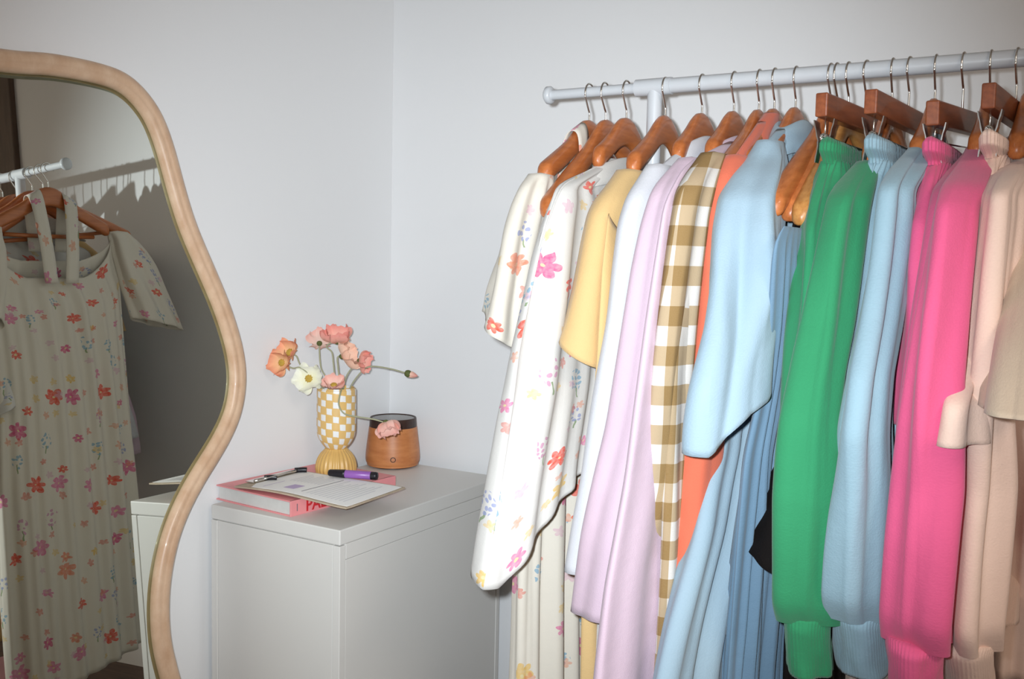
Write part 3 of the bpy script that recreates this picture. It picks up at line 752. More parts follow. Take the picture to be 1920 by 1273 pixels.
def cloth(name, rows, X, mat, parent, nseg=120, nrow=56, fold=0.006, wl=0.045, seed=0, cap=False, mirror=False, neck=None,
          dip=(0, 0), hem=None, grow=0.35, gather=0.0, gather_amp=0.0022, gather_fade=0.5, power=1.0, thick=0.0014, uv_rot=0.0, pleat=0.0):
    rng = random.Random(seed * 131 + 5)
    R = np.array(rows, float)
    if neck is not None:
        R = np.vstack([np.array([[R[0, 0] + neck[0], neck[1], R[0, 2], neck[2], neck[3]]]), R])
    R = R[np.argsort(-R[:, 0])]
    if name == 'sleeve':
        R[0, 0] += 0.010
        R[:3, 4] = np.maximum(R[:3, 4], (0.017, 0.021, 0.024))
    zs = np.linspace(R[0, 0], R[-1, 0], nrow)
    # denser rows near the top
    w = np.linspace(0, 1, nrow)
    zs = R[0, 0] + (R[-1, 0] - R[0, 0]) * (0.75 * w + 0.25 * w * w)
    col = [np.interp(-zs, -R[:, 0], R[:, j]) for j in range(1, 5)]
    for j in range(4):      # soften the joints of the table
        for _ in range(2):
            c = col[j].copy()
            c[1:-1] = 0.25 * col[j][:-2] + 0.5 * col[j][1:-1] + 0.25 * col[j][2:]
            col[j] = c
    uc, xc, hu, hx = col
    if mirror:
        uc = -uc
    t = np.linspace(0, 2 * np.pi, nseg, endpoint=False)
    ct, stn = np.cos(t), np.sin(t)
    ct = np.sign(ct) * np.abs(ct) ** power
    Z = np.repeat(zs[:, None], nseg, 1)
    U0 = uc[:, None] + hu[:, None] * ct[None]
    X0 = xc[:, None] + hx[:, None] * stn[None]
    # outward direction of the ellipse
    nu = hx[:, None] * np.cos(t)[None]
    nx = hu[:, None] * np.sin(t)[None]
    ln = np.sqrt(nu ** 2 + nx ** 2) + 1e-9
    nu, nx = nu / ln, nx / ln
    # arc length per row
    dU = np.diff(np.concatenate([U0, U0[:, :1]], 1), axis=1)
    dX = np.diff(np.concatenate([X0, X0[:, :1]], 1), axis=1)
    ds = np.sqrt(dU ** 2 + dX ** 2)
    S = np.concatenate([np.zeros((nrow, 1)), np.cumsum(ds, 1)], 1)
    per = S[:, -1]
    s01 = S[:, :-1] / per[:, None]
    meanper = float(np.mean(per))
    f = np.zeros_like(Z)
    kk = max(3, round(meanper / wl))
    down = (zs[0] - zs) / (zs[0] - zs[-1])
    for a, kf in ((1.0, kk), (0.55, max(2, round(kk * 0.6))), (0.4, round(kk * 1.7))):
        ph = rng.uniform(0, 6.28)
        drift = rng.uniform(-1.6, 1.6)
        wav = rng.uniform(0.5, 1.4)
        p2 = rng.uniform(0, 6.28)
        arg = 2 * np.pi * kf * s01 + ph + (drift * down + 0.6 * np.sin(down * 6.28 * wav + p2))[:, None]
        loc = 0.6 + 0.4 * np.sin(2 * np.pi * 2 * s01 + p2 + down[:, None] * 2)
        sn = np.sin(arg)
        f += a * loc * (np.sign(sn) * np.abs(sn) ** 0.8)
    if pleat:
        kp = round(meanper / pleat)
        saw = np.abs(((s01 * kp) % 1.0) * 2 - 1) ** 2.0
        f += 1.6 * (saw - 0.4)
    amp = fold * (grow + (1 - grow) * np.clip(down / 0.6, 0, 1)) * np.clip(down / 0.06, 0.0, 1.0)
    amp = np.minimum(amp, 0.5 * hx)
    f = f * amp[:, None]
    if gather:
        kg = round(meanper / gather)
        f += gather_amp * np.sin(2 * np.pi * kg * s01) * np.exp(-gather_fade * down[:, None])
    Uf, Xf = U0 + nu * f, X0 + nx * f
    # sunken necklines and shaped hems
    if dip[0] or dip[1]:
        rg = 0.30
        wgt = np.clip(1 - (zs[0] - Z) / rg, 0, 1) ** 1.3
        side = np.where(stn < 0, dip[0], dip[1])[None]
        Z = Z - side * np.clip(1.15 * np.abs(stn) ** 1.2, 0, 1)[None] * wgt
    if hem is not None:
        rg = min(0.30, 0.5 * (zs[0] - zs[-1]))
        wgt = np.clip(1 - (Z - zs[-1]) / rg, 0, 1)
        Z = Z + hem(t, np.cos(t), stn)[None] * wgt ** 1.2
    L = parent.location
    P = np.stack([X + Xf - L.x, YR - Uf - L.y, Z - L.z], 2).reshape(-1, 3)
    arc = S[:, :-1] - per[:, None] * 0.25
    uvs = np.stack([arc + 2.0, np.repeat(zs[:, None], nseg, 1) + uv_rot * arc], 2).reshape(-1, 2)
    V = P.tolist()
    UVL = uvs.tolist()
    F = []
    for i in range(nrow - 1):
        a, b = i * nseg, (i + 1) * nseg
        for k in range(nseg):
            k2 = (k + 1) % nseg
            F.append((a + k, b + k, b + k2, a + k2))
    if cap:
        c = P[:nseg].mean(0)
        V.append((c[0], c[1], c[2] + 0.004))
        UVL.append(UVL[0])
        for k in range(nseg):
            F.append((len(V) - 1, k, (k + 1) % nseg))
    # uv: the seam loop is wrapped, shift so that it falls on the far edge
    o = obj(name, V, F, mat, parent, True, UVL)
    me = o.data
    lay = me.uv_layers[0].data
    uvv = np.empty(len(me.loops) * 2, dtype=np.float32)
    lay.foreach_get('uv', uvv)
    uvv = uvv.reshape(-1, 2)
    nq = (nrow - 1) * nseg
    quad = uvv[:nq * 4].reshape(nrow - 1, nseg, 4, 2)
    quad[:, -1, 2, 0] += per[1:]
    quad[:, -1, 3, 0] += per[:-1]
    uvv[:nq * 4] = quad.reshape(-1, 2)
    lay.foreach_set('uv', uvv.ravel())
    if thick:
        sm = o.modifiers.new('thickness', 'SOLIDIFY')
        sm.thickness = thick
        sm.offset = -1
    return o

def garment(name, X, zbase, label, cat, group=None):
    return empty(name, (X, YR, zbase), label, cat, group)

def collar(parent, X, z, mat, ru=0.064, rx=0.021, h=0.034, seed=1, name='collar'):
    rows = [(z + h * 0.1, 0, 0, ru * 0.80, rx * 0.7), (z + h, 0, 0, ru * 0.74, rx * 0.62), (z + h * 1.12, 0, 0, ru * 0.80, rx * 0.78),
            (z + h * 0.9, 0, 0, ru * 0.98, rx * 1.05), (z - h * 0.25, 0, 0, ru * 1.22, rx * 1.45)]
    # fold-over collar: stands up, turns and falls outside
    n = 64
    V, F, U = [], [], []
    L = parent.location
    for i, (zz, u, x, a, b) in enumerate(rows):
        for k in range(n):
            q = 2 * math.pi * k / n
            pt = 0.35 * h * max(0, math.cos(q * 2 + math.pi)) * (1 if i == 4 else 0)
            V.append((X + b * math.sin(q) - L.x, YR - a * math.cos(q) - L.y, zz - pt - L.z - 0.018 * abs(math.cos(q)) ** 2))
            U.append((k * 0.004, zz))
    for i in range(len(rows) - 1):
        for k in range(n):
            k2 = (k + 1) % n
            F.append((i * n + k, (i + 1) * n + k, (i + 1) * n + k2, i * n + k2))
    o = obj(name, V, F, mat, parent, True, U)
    s = o.modifiers.new('smooth', 'SUBSURF')
    s.levels = s.render_levels = 1
    s = o.modifiers.new('thickness', 'SOLIDIFY')
    s.thickness = 0.0016
    return o

def buttons(parent, X, us, zs, mat):
    L = parent.location
    for u, z, x in zip(us, zs, X):
        V, F, _ = lathe([(0.0003, 0.0), (0.0052, 0.0), (0.0056, 0.001), (0.005, 0.002), (0.0003, 0.0016)], 14)
        V = [(x + v[2] - L.x, YR - u + v[0] - L.y, z + v[1] - L.z) for v in V]
        obj('button', V, F, mat, parent)

T = TUBES
# 1 long floral dress
g = garment('floral_dress', HX[1098], 0.17, 'long cream floral dress with short sleeves, first on the rail', 'dress', 'floral dresses on the rail')
cloth('dress_body', T['d1_body'], HX[1098], F_floral1, g, 200, 90, 0.010, 0.050, 1, dip=(0.105, 0.06), grow=0.5,
      hem=lambda t, c, s: 0.06 * (1 - c) / 2)
cloth('sleeve', T['d1_sleeve'], HX[1098], F_floral1, g, 90, 40, 0.010, 0.06, 2, cap=True, hem=lambda t, c, s: -0.03 * s + 0.012)
cloth('sleeve', [(z, u + 0.03 + 0.03 * k / 6, x, a * (1.0 + 0.06 * k), b) for k, (z, u, x, a, b) in enumerate(T['d1_sleeve'])], HX[1098], F_floral1, g, 90, 40, 0.010, 0.06, 3, cap=True, mirror=True, hem=lambda t, c, s: 0.02 * c)
# ties of the dress looped over its hanger
for du in (0.046, -0.050):
    ztop = ZR - float(np.interp(abs(du), H_U, [-v for v in H_T])) + 0.004
    pts = [(-0.036, 1.215), (-0.034, 1.30), (-0.024, 1.39), (-0.014, ztop - 0.014), (0.0, ztop), (0.013, ztop - 0.014), (0.016, 1.37), (0.018, 1.30)]
    P = smooth_path([(x, 0, z) for x, z in pts], 6)
    V, F, U = [], [], []
    for i, p in enumerate(P):
        lean = (ztop - p.z) * (-0.05 if du > 0 else 0.12)
        for j, dw in enumerate((-0.018, -0.006, 0.006, 0.018)):
            V.append((p.x, -(du + lean + dw), p.z - 0.17 - 0.5 * dw * (1 if du > 0 else -1) * max(0.0, 1 - (ztop - p.z) / 0.06)))
            U.append((3 + du + dw, i * 0.01))
    for i in range(len(P) - 1):
        for j in range(3):
            F.append((i * 4 + j, i * 4 + j + 1, i * 4 + j + 5, i * 4 + j + 4))
    o = obj('tie', V, F, F_floral1, g, True, U)
    s = o.modifiers.new('thickness', 'SOLIDIFY')
    s.thickness = 0.0012
# 2 short floral dress with collar and shirt-tail hem
g = garment('floral_dress', HX[1168], 0.72, 'short white floral shirt dress with white collar and curved hem', 'dress', 'floral dresses on the rail')
cloth('dress_body', T['d3_body'], HX[1168], F_floral2, g, 180, 80, 0.012, 0.08, 4, neck=(0.05, 0.0, 0.07, 0.016), hem=lambda t, c, s: 0.17 * np.clip(np.abs(s) - 0.35, 0, 1) ** 1.5 * 1.7 + 0.03 * np.clip(-s, 0, 1))
collar(g, HX[1168], 1.362, F_collar, 0.118, 0.021, 0.032)
# 3 yellow dress
g = garment('yellow_dress', HX[1232], 0.26, 'pale yellow cotton dress with short folded sleeves', 'dress')
cloth('dress_body', T['y_body'][1:], HX[1232], F_yellow, g, 150, 70, 0.008, 0.06, 5, dip=(0.06, 0.05))
cloth('sleeve', [(T['y_sleeve'][0][0] + 0.010, 0.135, 0, 0.028, 0.019)] + T['y_sleeve'][1:], HX[1232], F_yellow, g, 90, 44, 0.006, 0.10, 61, cap=True, hem=lambda t, c, s: -0.026 * s - 0.004 * c)
cloth('sleeve', T['y_sleeve'], HX[1232], F_yellow, g, 90, 44, 0.007, 0.09, 7, cap=True, mirror=True)
# 4 white shirt
g = garment('white_shirt', HX[1310], 0.5, 'long white cotton shirt with collar and straight sleeves', 'shirt')
cloth('shirt_body', T['w_body'], HX[1310], F_white, g, 140, 60, 0.007, 0.06, 8, neck=(0.05, 0.0, 0.06, 0.016))
cloth('sleeve', T['w_sleeve'], HX[1310], F_white, g, 90, 60, 0.012, 0.075, 9, cap=True)
cloth('sleeve', T['w_sleeve'], HX[1310], F_white, g, 90, 60, 0.012, 0.075, 10, cap=True, mirror=True)
collar(g, HX[1310], 1.39, F_white, 0.088, 0.022)
# 5 lilac shirt
g = garment('lilac_shirt', HX[1370], 0.55, 'pale lilac pink shirt with wide loose sleeves', 'shirt')
cloth('shirt_body', T['p_body'], HX[1370], F_lilac, g, 140, 60, 0.004, 0.06, 11, neck=(0.05, 0.0, 0.06, 0.016))
cloth('sleeve', T['p_sleeve'], HX[1370], F_lilac, g, 100, 64, 0.012, 0.08, 12, cap=True, hem=lambda t, c, s: 0.05 * np.clip(s, 0, 1) * np.clip(-c + 0.4, 0, 1))
cloth('sleeve', T['p_sleeve'], HX[1370], F_lilac, g, 100, 64, 0.009, 0.07, 13, cap=True, mirror=True)
collar(g, HX[1370], 1.388, F_lilac, 0.092, 0.022)
buttons(g, [HX[1370] + 0.018] * 3, [0.17, 0.165, 0.16], [0.86, 0.78, 0.70], F_lilac)
# 6 gingham dress
g = garment('gingham_dress', HX[1420], 0.53, 'brown and white gingham dress with gathered puff sleeves', 'dress')
cloth('dress_body', T['g_body'], HX[1420], F_gingham, g, 150, 60, 0.007, 0.06, 14, dip=(0.05, 0.04))
sl = cloth('sleeve', T['g_sleeve'], HX[1420], F_gingham, g, 110, 70, 0.006, 0.055, 15, cap=True)
cloth('sleeve', T['g_sleeve'], HX[1420], F_gingham, g, 110, 70, 0.006, 0.055, 16, cap=True, mirror=True)
# 7 coral
g = garment('coral_blouse', HX[1447], 0.68, 'coral orange linen blouse with narrow sleeves', 'blouse')
cloth('blouse_body', T['c_body'], HX[1447], F_coral, g, 110, 50, 0.004, 0.07, 17, neck=(0.07, 0.01, 0.06, 0.012))
cloth('sleeve', T['c_sleeve'], HX[1447], F_coral, g, 80, 56, 0.006, 0.07, 18, cap=True)
cloth('sleeve', T['c_sleeve'], HX[1447], F_coral, g, 80, 56, 0.006, 0.07, 19, cap=True, mirror=True)
cloth('neck_band', [(ZR - 0.058, 0.012, 0, 0.020, 0.0105), (ZR - 0.075, 0.030, 0, 0.034, 0.0125), (ZR - 0.095, 0.048, 0, 0.040, 0.0135), (ZR - 0.125, 0.07, 0, 0.046, 0.0150)], HX[1447], F_coral, g, 60, 24, 0.001, 0.05, 20)
# 8 pale blue shirt dress
g = garment('blue_shirt_dress', HX[1488], 0.65, 'pale blue shirt dress with wide elbow sleeves and flared skirt', 'dress')
cloth('dress_body', T['b_body'], HX[1488], F_sky, g, 180, 80, 0.012, 0.075, 21, neck=(0.03, 0.01, 0.07, 0.016))
cloth('sleeve', T['b_sleeve'], HX[1488], F_sky, g, 110, 60, 0.017, 0.095, 22, cap=True, hem=lambda t, c, s: -0.03 * c * 0.6 + 0.055 * np.clip(s, 0, 1) - 0.012)
cloth('sleeve', T['b_sleeve'], HX[1488], F_sky, g, 110, 60, 0.017, 0.095, 23, cap=True, mirror=True)
collar(g, HX[1488], 1.405, F_sky, 0.085, 0.024, 0.036)
# 9 mid blue pleated dress
g = garment('pleated_dress', HX[1556], 0.51, 'mid blue sleeveless dress with fine vertical pleats', 'dress')
cloth('dress_body', T['m_body'], HX[1556], F_mid, g, 260, 60, 0.006, 0.05, 24, pleat=0.02)
for u in (0.10, -0.06):
    V, F = wire([(HX[1556] + 0.012 - g.location.x, -u, ZR - 0.115 - g.location.z), (HX[1556] + 0.020 - g.location.x, -u, T['m_body'][0][0] - 0.03 - g.location.z)], 0.004, 8)
    obj('strap', V, F, F_mid, g)
# 10 black top and 11 black trousers
g = garment('black_tunic', HX[1562], 0.78, 'black tunic with flared sleeves between blue and green clothes', 'tunic')
cloth('tunic_body', [(z, u, x, a, b * 0.6) for z, u, x, a, b in T['k_body'][:4]], HX[1562], F_black, g, 100, 40, 0.004, 0.06, 25)
cloth('sleeve', T['k_sleeve'], HX[1562], F_black, g, 80, 50, 0.004, 0.06, 26, cap=True, hem=lambda t, c, s: -0.015 * s)
cloth('sleeve', T['k_sleeve'], HX[1562], F_black, g, 80, 50, 0.004, 0.06, 27, cap=True, mirror=True)
g = garment('black_trousers', HX[1583], 0.43, 'black trousers hanging behind the green and light blue cuffs', 'trousers')
cloth('trouser_leg', T['k_body'], HX[1583], F_black, g, 110, 50, 0.004, 0.06, 28, cap=True)

# jersey shorts on clip hangers
def shorts(key, hook, mat, label, seed=30):
    X = HX[hook]
    leg = T[key + '_leg']
    g = garment('jersey_shorts', X, leg[-1][0], label, 'shorts', 'jersey shorts on clip hangers')
    w = [(z, u - 0.085, x, 0.085 + a, b) for z, u, x, a, b in T[key + '_waist']]
    w = [w[0]] + w
    w[0] = (w[1][0] + 0.003, w[1][1], w[1][2], w[1][3] - 0.006, 0.004)
    cloth('waistband', w, X, mat, g, 260, 30, 0.0, 0.05, seed, cap=True, gather=0.009, thick=0)
    cloth('shorts_leg', leg, X, mat, g, 150, 70, 0.009, 0.07, seed + 1, cap=True, grow=0.8, gather=0.012, gather_fade=9.0)
    far = [(z, u - 0.165, x, a, b * 0.9) for z, u, x, a, b in leg]
    cloth('shorts_leg', far, X, mat, g, 100, 50, 0.008, 0.075, seed + 2, cap=True, grow=0.7)
    return g
shorts('gs', 1624, F_green, 'green jersey shorts with gathered waist on a clip hanger', 30)
shorts('ls', 1703, F_ltblue, 'light blue jersey shorts with gathered waist on a clip hanger', 40)
shorts('ps', 1806, F_pink, 'pink jersey shorts with gathered waist on a clip hanger', 50)
shorts('bs', 1908, F_beige, 'beige jersey shorts with gathered waist on a clip hanger', 60)
shorts('ts', 1990, F_tan, 'tan jersey shorts with wide hem at the right edge', 70)

def sweatshirt(key, hook, mat, label, seed=80):
    X = HX[hook]
    b, s, c = T[key + '_body'], T[key + '_sleeve'], T[key + '_cuff']
    g = garment('sweatshirt', X, min(b[-1][0], c[-1][0]), label, 'sweatshirt', 'long sleeved sweatshirts')
    cloth('shirt_body', b, X, mat, g, 120, 60, 0.008, 0.07, seed, neck=(0.03, 0.0, 0.06, 0.016))
    for mir_ in (False, True):
        cloth('sleeve', s, X, mat, g, 130, 90, 0.013, 0.07, seed + 1, cap=True, grow=0.45, mirror=mir_, thick=0)
        cloth('cuff', c, X, mat, g, 180, 24, 0.004, 0.06, seed + 3, cap=True, gather=0.0045, gather_amp=0.0004, mirror=mir_)
    return g
sweatshirt('gt', 1668, F_green, 'green jersey sweatshirt, long sleeve with ribbed cuff', 80)
sweatshirt('lt', 1756, F_ltblue, 'light blue jersey sweatshirt, long sleeve with ribbed cuff', 84)
sweatshirt('pt', 1853, F_pink, 'pink jersey sweatshirt, long sleeve with ribbed cuff', 88)
sweatshirt('bt', 1930, F_beige, 'beige jersey sweatshirt, long sleeve with ribbed cuff', 92)

# ------------------------------------------------------------------ wavy mirror leaning on the left wall
D_M, N_M = -1.568, Vector((0.99858963, -0.00868764, 0.05237602)).normalized()
E2 = (Vector((0, 0, 1)) - N_M * N_M.z).normalized()
E1 = E2.cross(N_M).normalized()
if E1.y < 0:
    E1 = -E1
OUT = [(.975, .414), (1.032, .422), (1.091, .425), (1.166, .423), (1.21, .411), (1.246, .386), (1.278, .348), (1.302, .29), (1.322, .22), (1.344, .154), (1.371, .097), (1.406, .028), (1.431, -.027), (1.454, -.094), (1.463, -.15), (1.46, -.195), (1.446, -.244), (1.418, -.29), (1.38, -.333), (1.344, -.37), (1.309, -.412), (1.28, -.458), (1.261, -.506), (1.249, -.555), (1.244, -.606), (1.246, -.659), (1.255, -.703), (1.265, -.745),
       (1.285, -.81), (1.30, -.88), (1.297, -.95), (1.272, -1.03), (1.22, -1.09), (1.14, -1.118), (1.0, -1.128), (.84, -1.128), (.72, -1.105), (.66, -1.05), (.64, -.96), (.655, -.86), (.69, -.76), (.71, -.66), (.70, -.56), (.655, -.46), (.60, -.36), (.56, -.26), (.55, -.15), (.565, -.05), (.60, .05), (.64, .14), (.665, .24), (.69, .33), (.745, .39), (.83, .408)]
def closed_smooth(pts, n=5):
    m_ = len(pts)
    out = []
    for i in range(m_):
        a, b, c, d = [Vector(pts[(i + k) % m_]).to_3d() for k in (-1, 0, 1, 2)]
        for k in range(n):
            s = k / n
            out.append(0.5 * ((2 * b) + (c - a) * s + (2 * a - 5 * b + 4 * c - d) * s * s + (3 * b - a - 3 * c + d) * s ** 3))
    return out
ring = closed_smooth(OUT, 5)
for _ in range(6):
    ring = [(ring[i - 1] + ring[i] * 2 + ring[(i + 1) % len(ring)]) / 4 for i in range(len(ring))]
base_m = N_M * D_M + Vector((0, 0, CAM_Z))
mir = empty('standing_mirror', base_m + E1 * 1.0 + E2 * -1.128, 'large wavy mirror in a pale wooden frame leaning on the wall', 'mirror')
def mp3(s, t, off):
    return tuple(base_m + E1 * s + E2 * t + N_M * off - mir.location)
nR = len(ring)
norms = []
for i in range(nR):
    d_ = (ring[(i + 1) % nR] - ring[i - 1]).normalized()
    norms.append(Vector((d_.y, -d_.x, 0)))       # points inwards or outwards, fixed below
cen = sum(ring, Vector()) / nR
sgn = 1 if sum((ring[i] - cen).dot(norms[i]) for i in range(nR)) > 0 else -1
norms = [n_ * sgn for n_ in norms]
# frame section: (inward from outer edge, height above the glass)
SEC = [(0.0, -0.014), (0.0, 0.004), (0.0025, 0.0115), (0.008, 0.0165), (0.0155, 0.0185), (0.0215, 0.0175), (0.0235, 0.0155), (0.027, 0.0165), (0.032, 0.0150), (0.036, 0.0105), (0.0375, 0.005), (0.0375, -0.002), (0.034, -0.014)]
V, F = [], []
for i in range(nR):
    for a, h in SEC:
        p = ring[i] - norms[i] * a
        V.append(mp3(p.x, p.y, h))
K = len(SEC)
for i in range(nR):
    j = (i + 1) % nR
    for k in range(K):
        F.append((i * K + k, i * K + (k + 1) % K, j * K + (k + 1) % K, j * K + k))
obj('frame', V, F, M_frame, mir)
inn = [ring[i] - norms[i] * 0.046 for i in range(nR)]
V = [mp3(p.x, p.y, 0.0) for p in inn]
bm = bmesh.new()
vs = [bm.verts.new(v) for v in V]
fc = bm.faces.new(vs)
bmesh.ops.triangulate(bm, faces=[fc])
bm.normal_update()
bm_obj('glass', bm, M_mirror, mir)
V, F = [], []
for i in range(nR):
    p, q = ring[i] - norms[i] * 0.0365, ring[i] - norms[i] * 0.046
    V += [mp3(p.x, p.y, -0.0012), mp3(q.x, q.y, 0.0)]
for i in range(nR):
    j = (i + 1) % nR
    F.append((2 * i, 2 * i + 1, 2 * j + 1, 2 * j))
obj('bevelled_edge', V, F, M_glass_edge, mir)
V, F = [], []
bk = [ring[i] - norms[i] * 0.01 for i in range(nR)]
bm = bmesh.new()
fc = bm.faces.new([bm.verts.new(mp3(p.x, p.y, -0.008)) for p in bk])
bmesh.ops.triangulate(bm, faces=[fc])
bm_obj('backing_board', bm, M_board, mir)

# ------------------------------------------------------------------ white drawer cabinet
DX0, DX1, DY0, DY1, DZ = -1.573, -1.223, 1.414, 2.0, 0.70
cab = empty('drawer_cabinet', ((DX0 + DX1) / 2, (DY0 + DY1) / 2, 0), 'low white cabinet in the corner carrying vase, book and diffuser', 'cabinet')
box('top_panel', DX0, DX1, DY0, DY1, DZ - 0.030, DZ, M_desk, cab, 0.0022)
for x0, x1 in ((DX0, DX0 + 0.018), (DX1 - 0.018, DX1)):
    box('side_rail', x0, x1, DY0 + 0.0185, DY1 - 0.016, DZ - 0.060, DZ - 0.0302, M_desk, cab, 0.0004)
box('side_panel', DX1 - 0.018, DX1 - 0.0012, DY0 + 0.0185, DY1 - 0.016, 0.06, DZ - 0.0615, M_desk, cab, 0.001)
box('side_panel', DX0 + 0.0012, DX0 + 0.018, DY0 + 0.0185, DY1 - 0.016, 0.06, DZ - 0.0615, M_desk, cab, 0.001)
box('front_panel', DX0 + 0.0185, DX1 - 0.0185, DY0 + 0.0012, DY0 + 0.018, 0.06, DZ - 0.0318, M_desk, cab, 0.001)
for x0, x1 in ((DX0, DX0 + 0.0175), (DX1 - 0.0175, DX1)):
    box('corner_post', x0, x1, DY0, DY0 + 0.0175, 0.0, DZ - 0.0318, M_desk, cab, 0.0012)
    box('corner_post', x0, x1, DY1 - 0.015, DY1, 0.0, DZ - 0.0318, M_desk, cab, 0.0012)
box('back_panel', DX0 + 0.0185, DX1 - 0.0185, DY1 - 0.012, DY1 - 0.004, 0.06, DZ - 0.0318, M_desk, cab)
box('plinth', DX0 + 0.02, DX1 - 0.02, DY0 + 0.02, DY1 - 0.02, 0.0, 0.06, M_desk, cab)
box('rail_strip', DX0 + 0.0185, DX1 - 0.0185, DY0 + 0.006, DY0 + 0.02, DZ - 0.0325, DZ - 0.0301, M_desk, cab)

# ------------------------------------------------------------------ book, clipboard, sheet, pen
BX0, BX1, BY0, BY1, BZ0, BH = -1.586, -1.357, 1.441, 1.752, DZ, 0.032
book = empty('book', ((BX0 + BX1) / 2, (BY0 + BY1) / 2, BZ0), 'thick pink hardback book with red spine lettering lying flat', 'book')
book.rotation_euler = (0, 0, math.radians(-4.0))
hx_, hy_ = (BX1 - BX0) / 2, (BY1 - BY0) / 2
bm_obj('bottom_cover', box_mesh(-hx_, hx_, -hy_, hy_, 0, 0.0028, 0.0006), M_pinkcover, book)
bm_obj('top_cover', box_mesh(-hx_, hx_, -hy_, hy_, BH - 0.0028, BH, 0.0006), M_pinkcover, book)
bm_obj('spine', box_mesh(hx_ - 0.003, hx_ + 0.0005, -hy_, hy_, 0, BH, 0.0006), M_pinkcover, book)
bm_obj('page_block', box_mesh(-hx_ + 0.005, hx_ - 0.003, -hy_ + 0.004, hy_ - 0.004, 0.0028, BH - 0.0028), M_pagepaper, book)
def text_obj(name, s, size, mat, parent, loc, rot, ext=0.0002):
    c = bpy.data.curves.new(name, 'FONT')
    c.body = s
    c.size = size
    c.extrude = ext
    c.offset = 0.0007
    tmp = bpy.data.objects.new(name + '_c', c)
    COL.objects.link(tmp)
    bpy.context.view_layer.update()
    me = bpy.data.meshes.new_from_object(tmp)
    bpy.data.objects.remove(tmp)
    me.materials.clear()
    me.materials.append(mat)
    o = bpy.data.objects.new(name, me)
    COL.objects.link(o)
    o.parent = parent
    o.location = loc
    o.rotation_euler = rot
    return o
text_obj('spine_lettering', 'PAL', 0.0345, M_red, book, (hx_ + 0.0008, -hy_ + 0.040, 0.0045), (math.radians(90), 0, math.radians(90)))
bm_obj('spine_mark', box_mesh(hx_ + 0.0004, hx_ + 0.0008, -hy_ + 0.016, -hy_ + 0.018, 0.009, 0.024), M_ink, book)

CBZ = DZ + BH
cb = empty('clipboard', (-1.392, 1.546, CBZ), 'clipboard with a bulldog clip lying across the pink book', 'clipboard')
cb.rotation_euler = (0, 0, math.radians(1.5))
# a slightly warped board
def warped(name, hx, hy, z0, th, mat, parent, sag=0.006, dx=0.0, dy=0.0):
    nx, ny = 24, 14
    V, F = [], []
    for s in (0, 1):
        for i in range(nx + 1):
            for j in range(ny + 1):
                x, y = -hx + 2 * hx * i / nx, -hy + 2 * hy * j / ny
                e = max(0, abs(x) / hx + abs(y) / hy - 1.82) * 0.06     # round the corners a little
                w_ = 0.004 * math.sin((x / hx + 1) * 2.2) * (1 - j / ny) + 0.002
                V.append((dx + x * (1 - e), dy + y * (1 - e), z0 + th * s + w_))
    w = (nx + 1) * (ny + 1)
    for i in range(nx):
        for j in range(ny):
            a = i * (ny + 1) + j
            b = a + ny + 1
            F.append((a, a + 1, b + 1, b))
            F.append((w + a, w + b, w + b + 1, w + a + 1))
    edge = [i * (ny + 1) for i in range(nx + 1)] + [nx * (ny + 1) + j for j in range(1, ny + 1)] + [i * (ny + 1) + ny for i in range(nx - 1, -1, -1)] + [j for j in range(ny - 1, 0, -1)]
    for k in range(len(edge)):
        a, b = edge[k], edge[(k + 1) % len(edge)]
        F.append((a, b, w + b, w + a))
    return obj(name, V, F, mat, parent, smooth=False)
warped('board', 0.150, 0.098, 0.0005, 0.003, M_board, cb)
# metal clip on the short side
clp = bm_obj('clip', box_mesh(-0.152, -0.130, -0.062, 0.075, 0.0075, 0.0095, 0.0006), M_chrome, cb)
V, F = wire([(-0.128, -0.060, 0.012), (-0.128, 0.075, 0.012)], 0.0032, 10)
obj('clip_roll', V, F, M_chrome, clp)
V, F = wire(smooth_path([(-0.13, -0.055, 0.011), (-0.108, -0.045, 0.018), (-0.100, -0.005, 0.021), (-0.105, 0.04, 0.018), (-0.13, 0.07, 0.011)], 6), 0.0011, 8)
obj('clip_lever', V, F, M_chrome, clp)
for y in (-0.012, 0.083):
    V, F = wire(smooth_path([(-0.134, y - 0.012, 0.0115), (-0.120, y - 0.002, 0.0125), (-0.113, y + 0.004, 0.012)], 5), 0.0058, 12)
    obj('rubber_end', V, F, M_black, clp)
sheet = empty('printed_sheet', (-1.392, 1.546, CBZ + 0.0038), 'white printed sheet of paper held on the clipboard', 'paper')
sheet.rotation_euler = (0, 0, math.radians(1.5))
warped('page', 0.136, 0.091, 0.0002, 0.0006, M_paper, sheet, dx=0.01)
def printed(name, x0, x1, y0, y1, mat):
    n = 8
    V, F = [], []
    for i in range(n + 1):
        for y in (y0, y1):
            x = x0 + (x1 - x0) * i / n
            xx = x - 0.01
            w_ = 0.004 * math.sin((xx / 0.136 + 1) * 2.2) * (1 - (y + 0.091) / 0.182) + 0.002
            V.append((x, y, 0.0011 + w_))
    for i in range(n):
        F.append((2 * i, 2 * i + 2, 2 * i + 3, 2 * i + 1))
    return obj(name, V, F, mat, sheet, smooth=False)
printed('print_rule', 0.006, 0.0085, -0.066, 0.068, M_ink)
printed('print_block', -0.046, -0.018, -0.062, -0.026, M_lilacprint)
printed('print_line', -0.090, -0.088, -0.075, -0.01, M_lilacprint)
for k in range(9):
    printed('text_line', -0.085 + k * 0.0095, -0.0815 + k * 0.0095, 0.0 - 0.0 * k, 0.075 - 0.01 * (k % 3), M_greyprint)
for k in range(10):
    printed('text_line', 0.022 + k * 0.0105, 0.026 + k * 0.0105, -0.07, 0.07 - 0.012 * ((k * 7) % 4), M_greyprint)

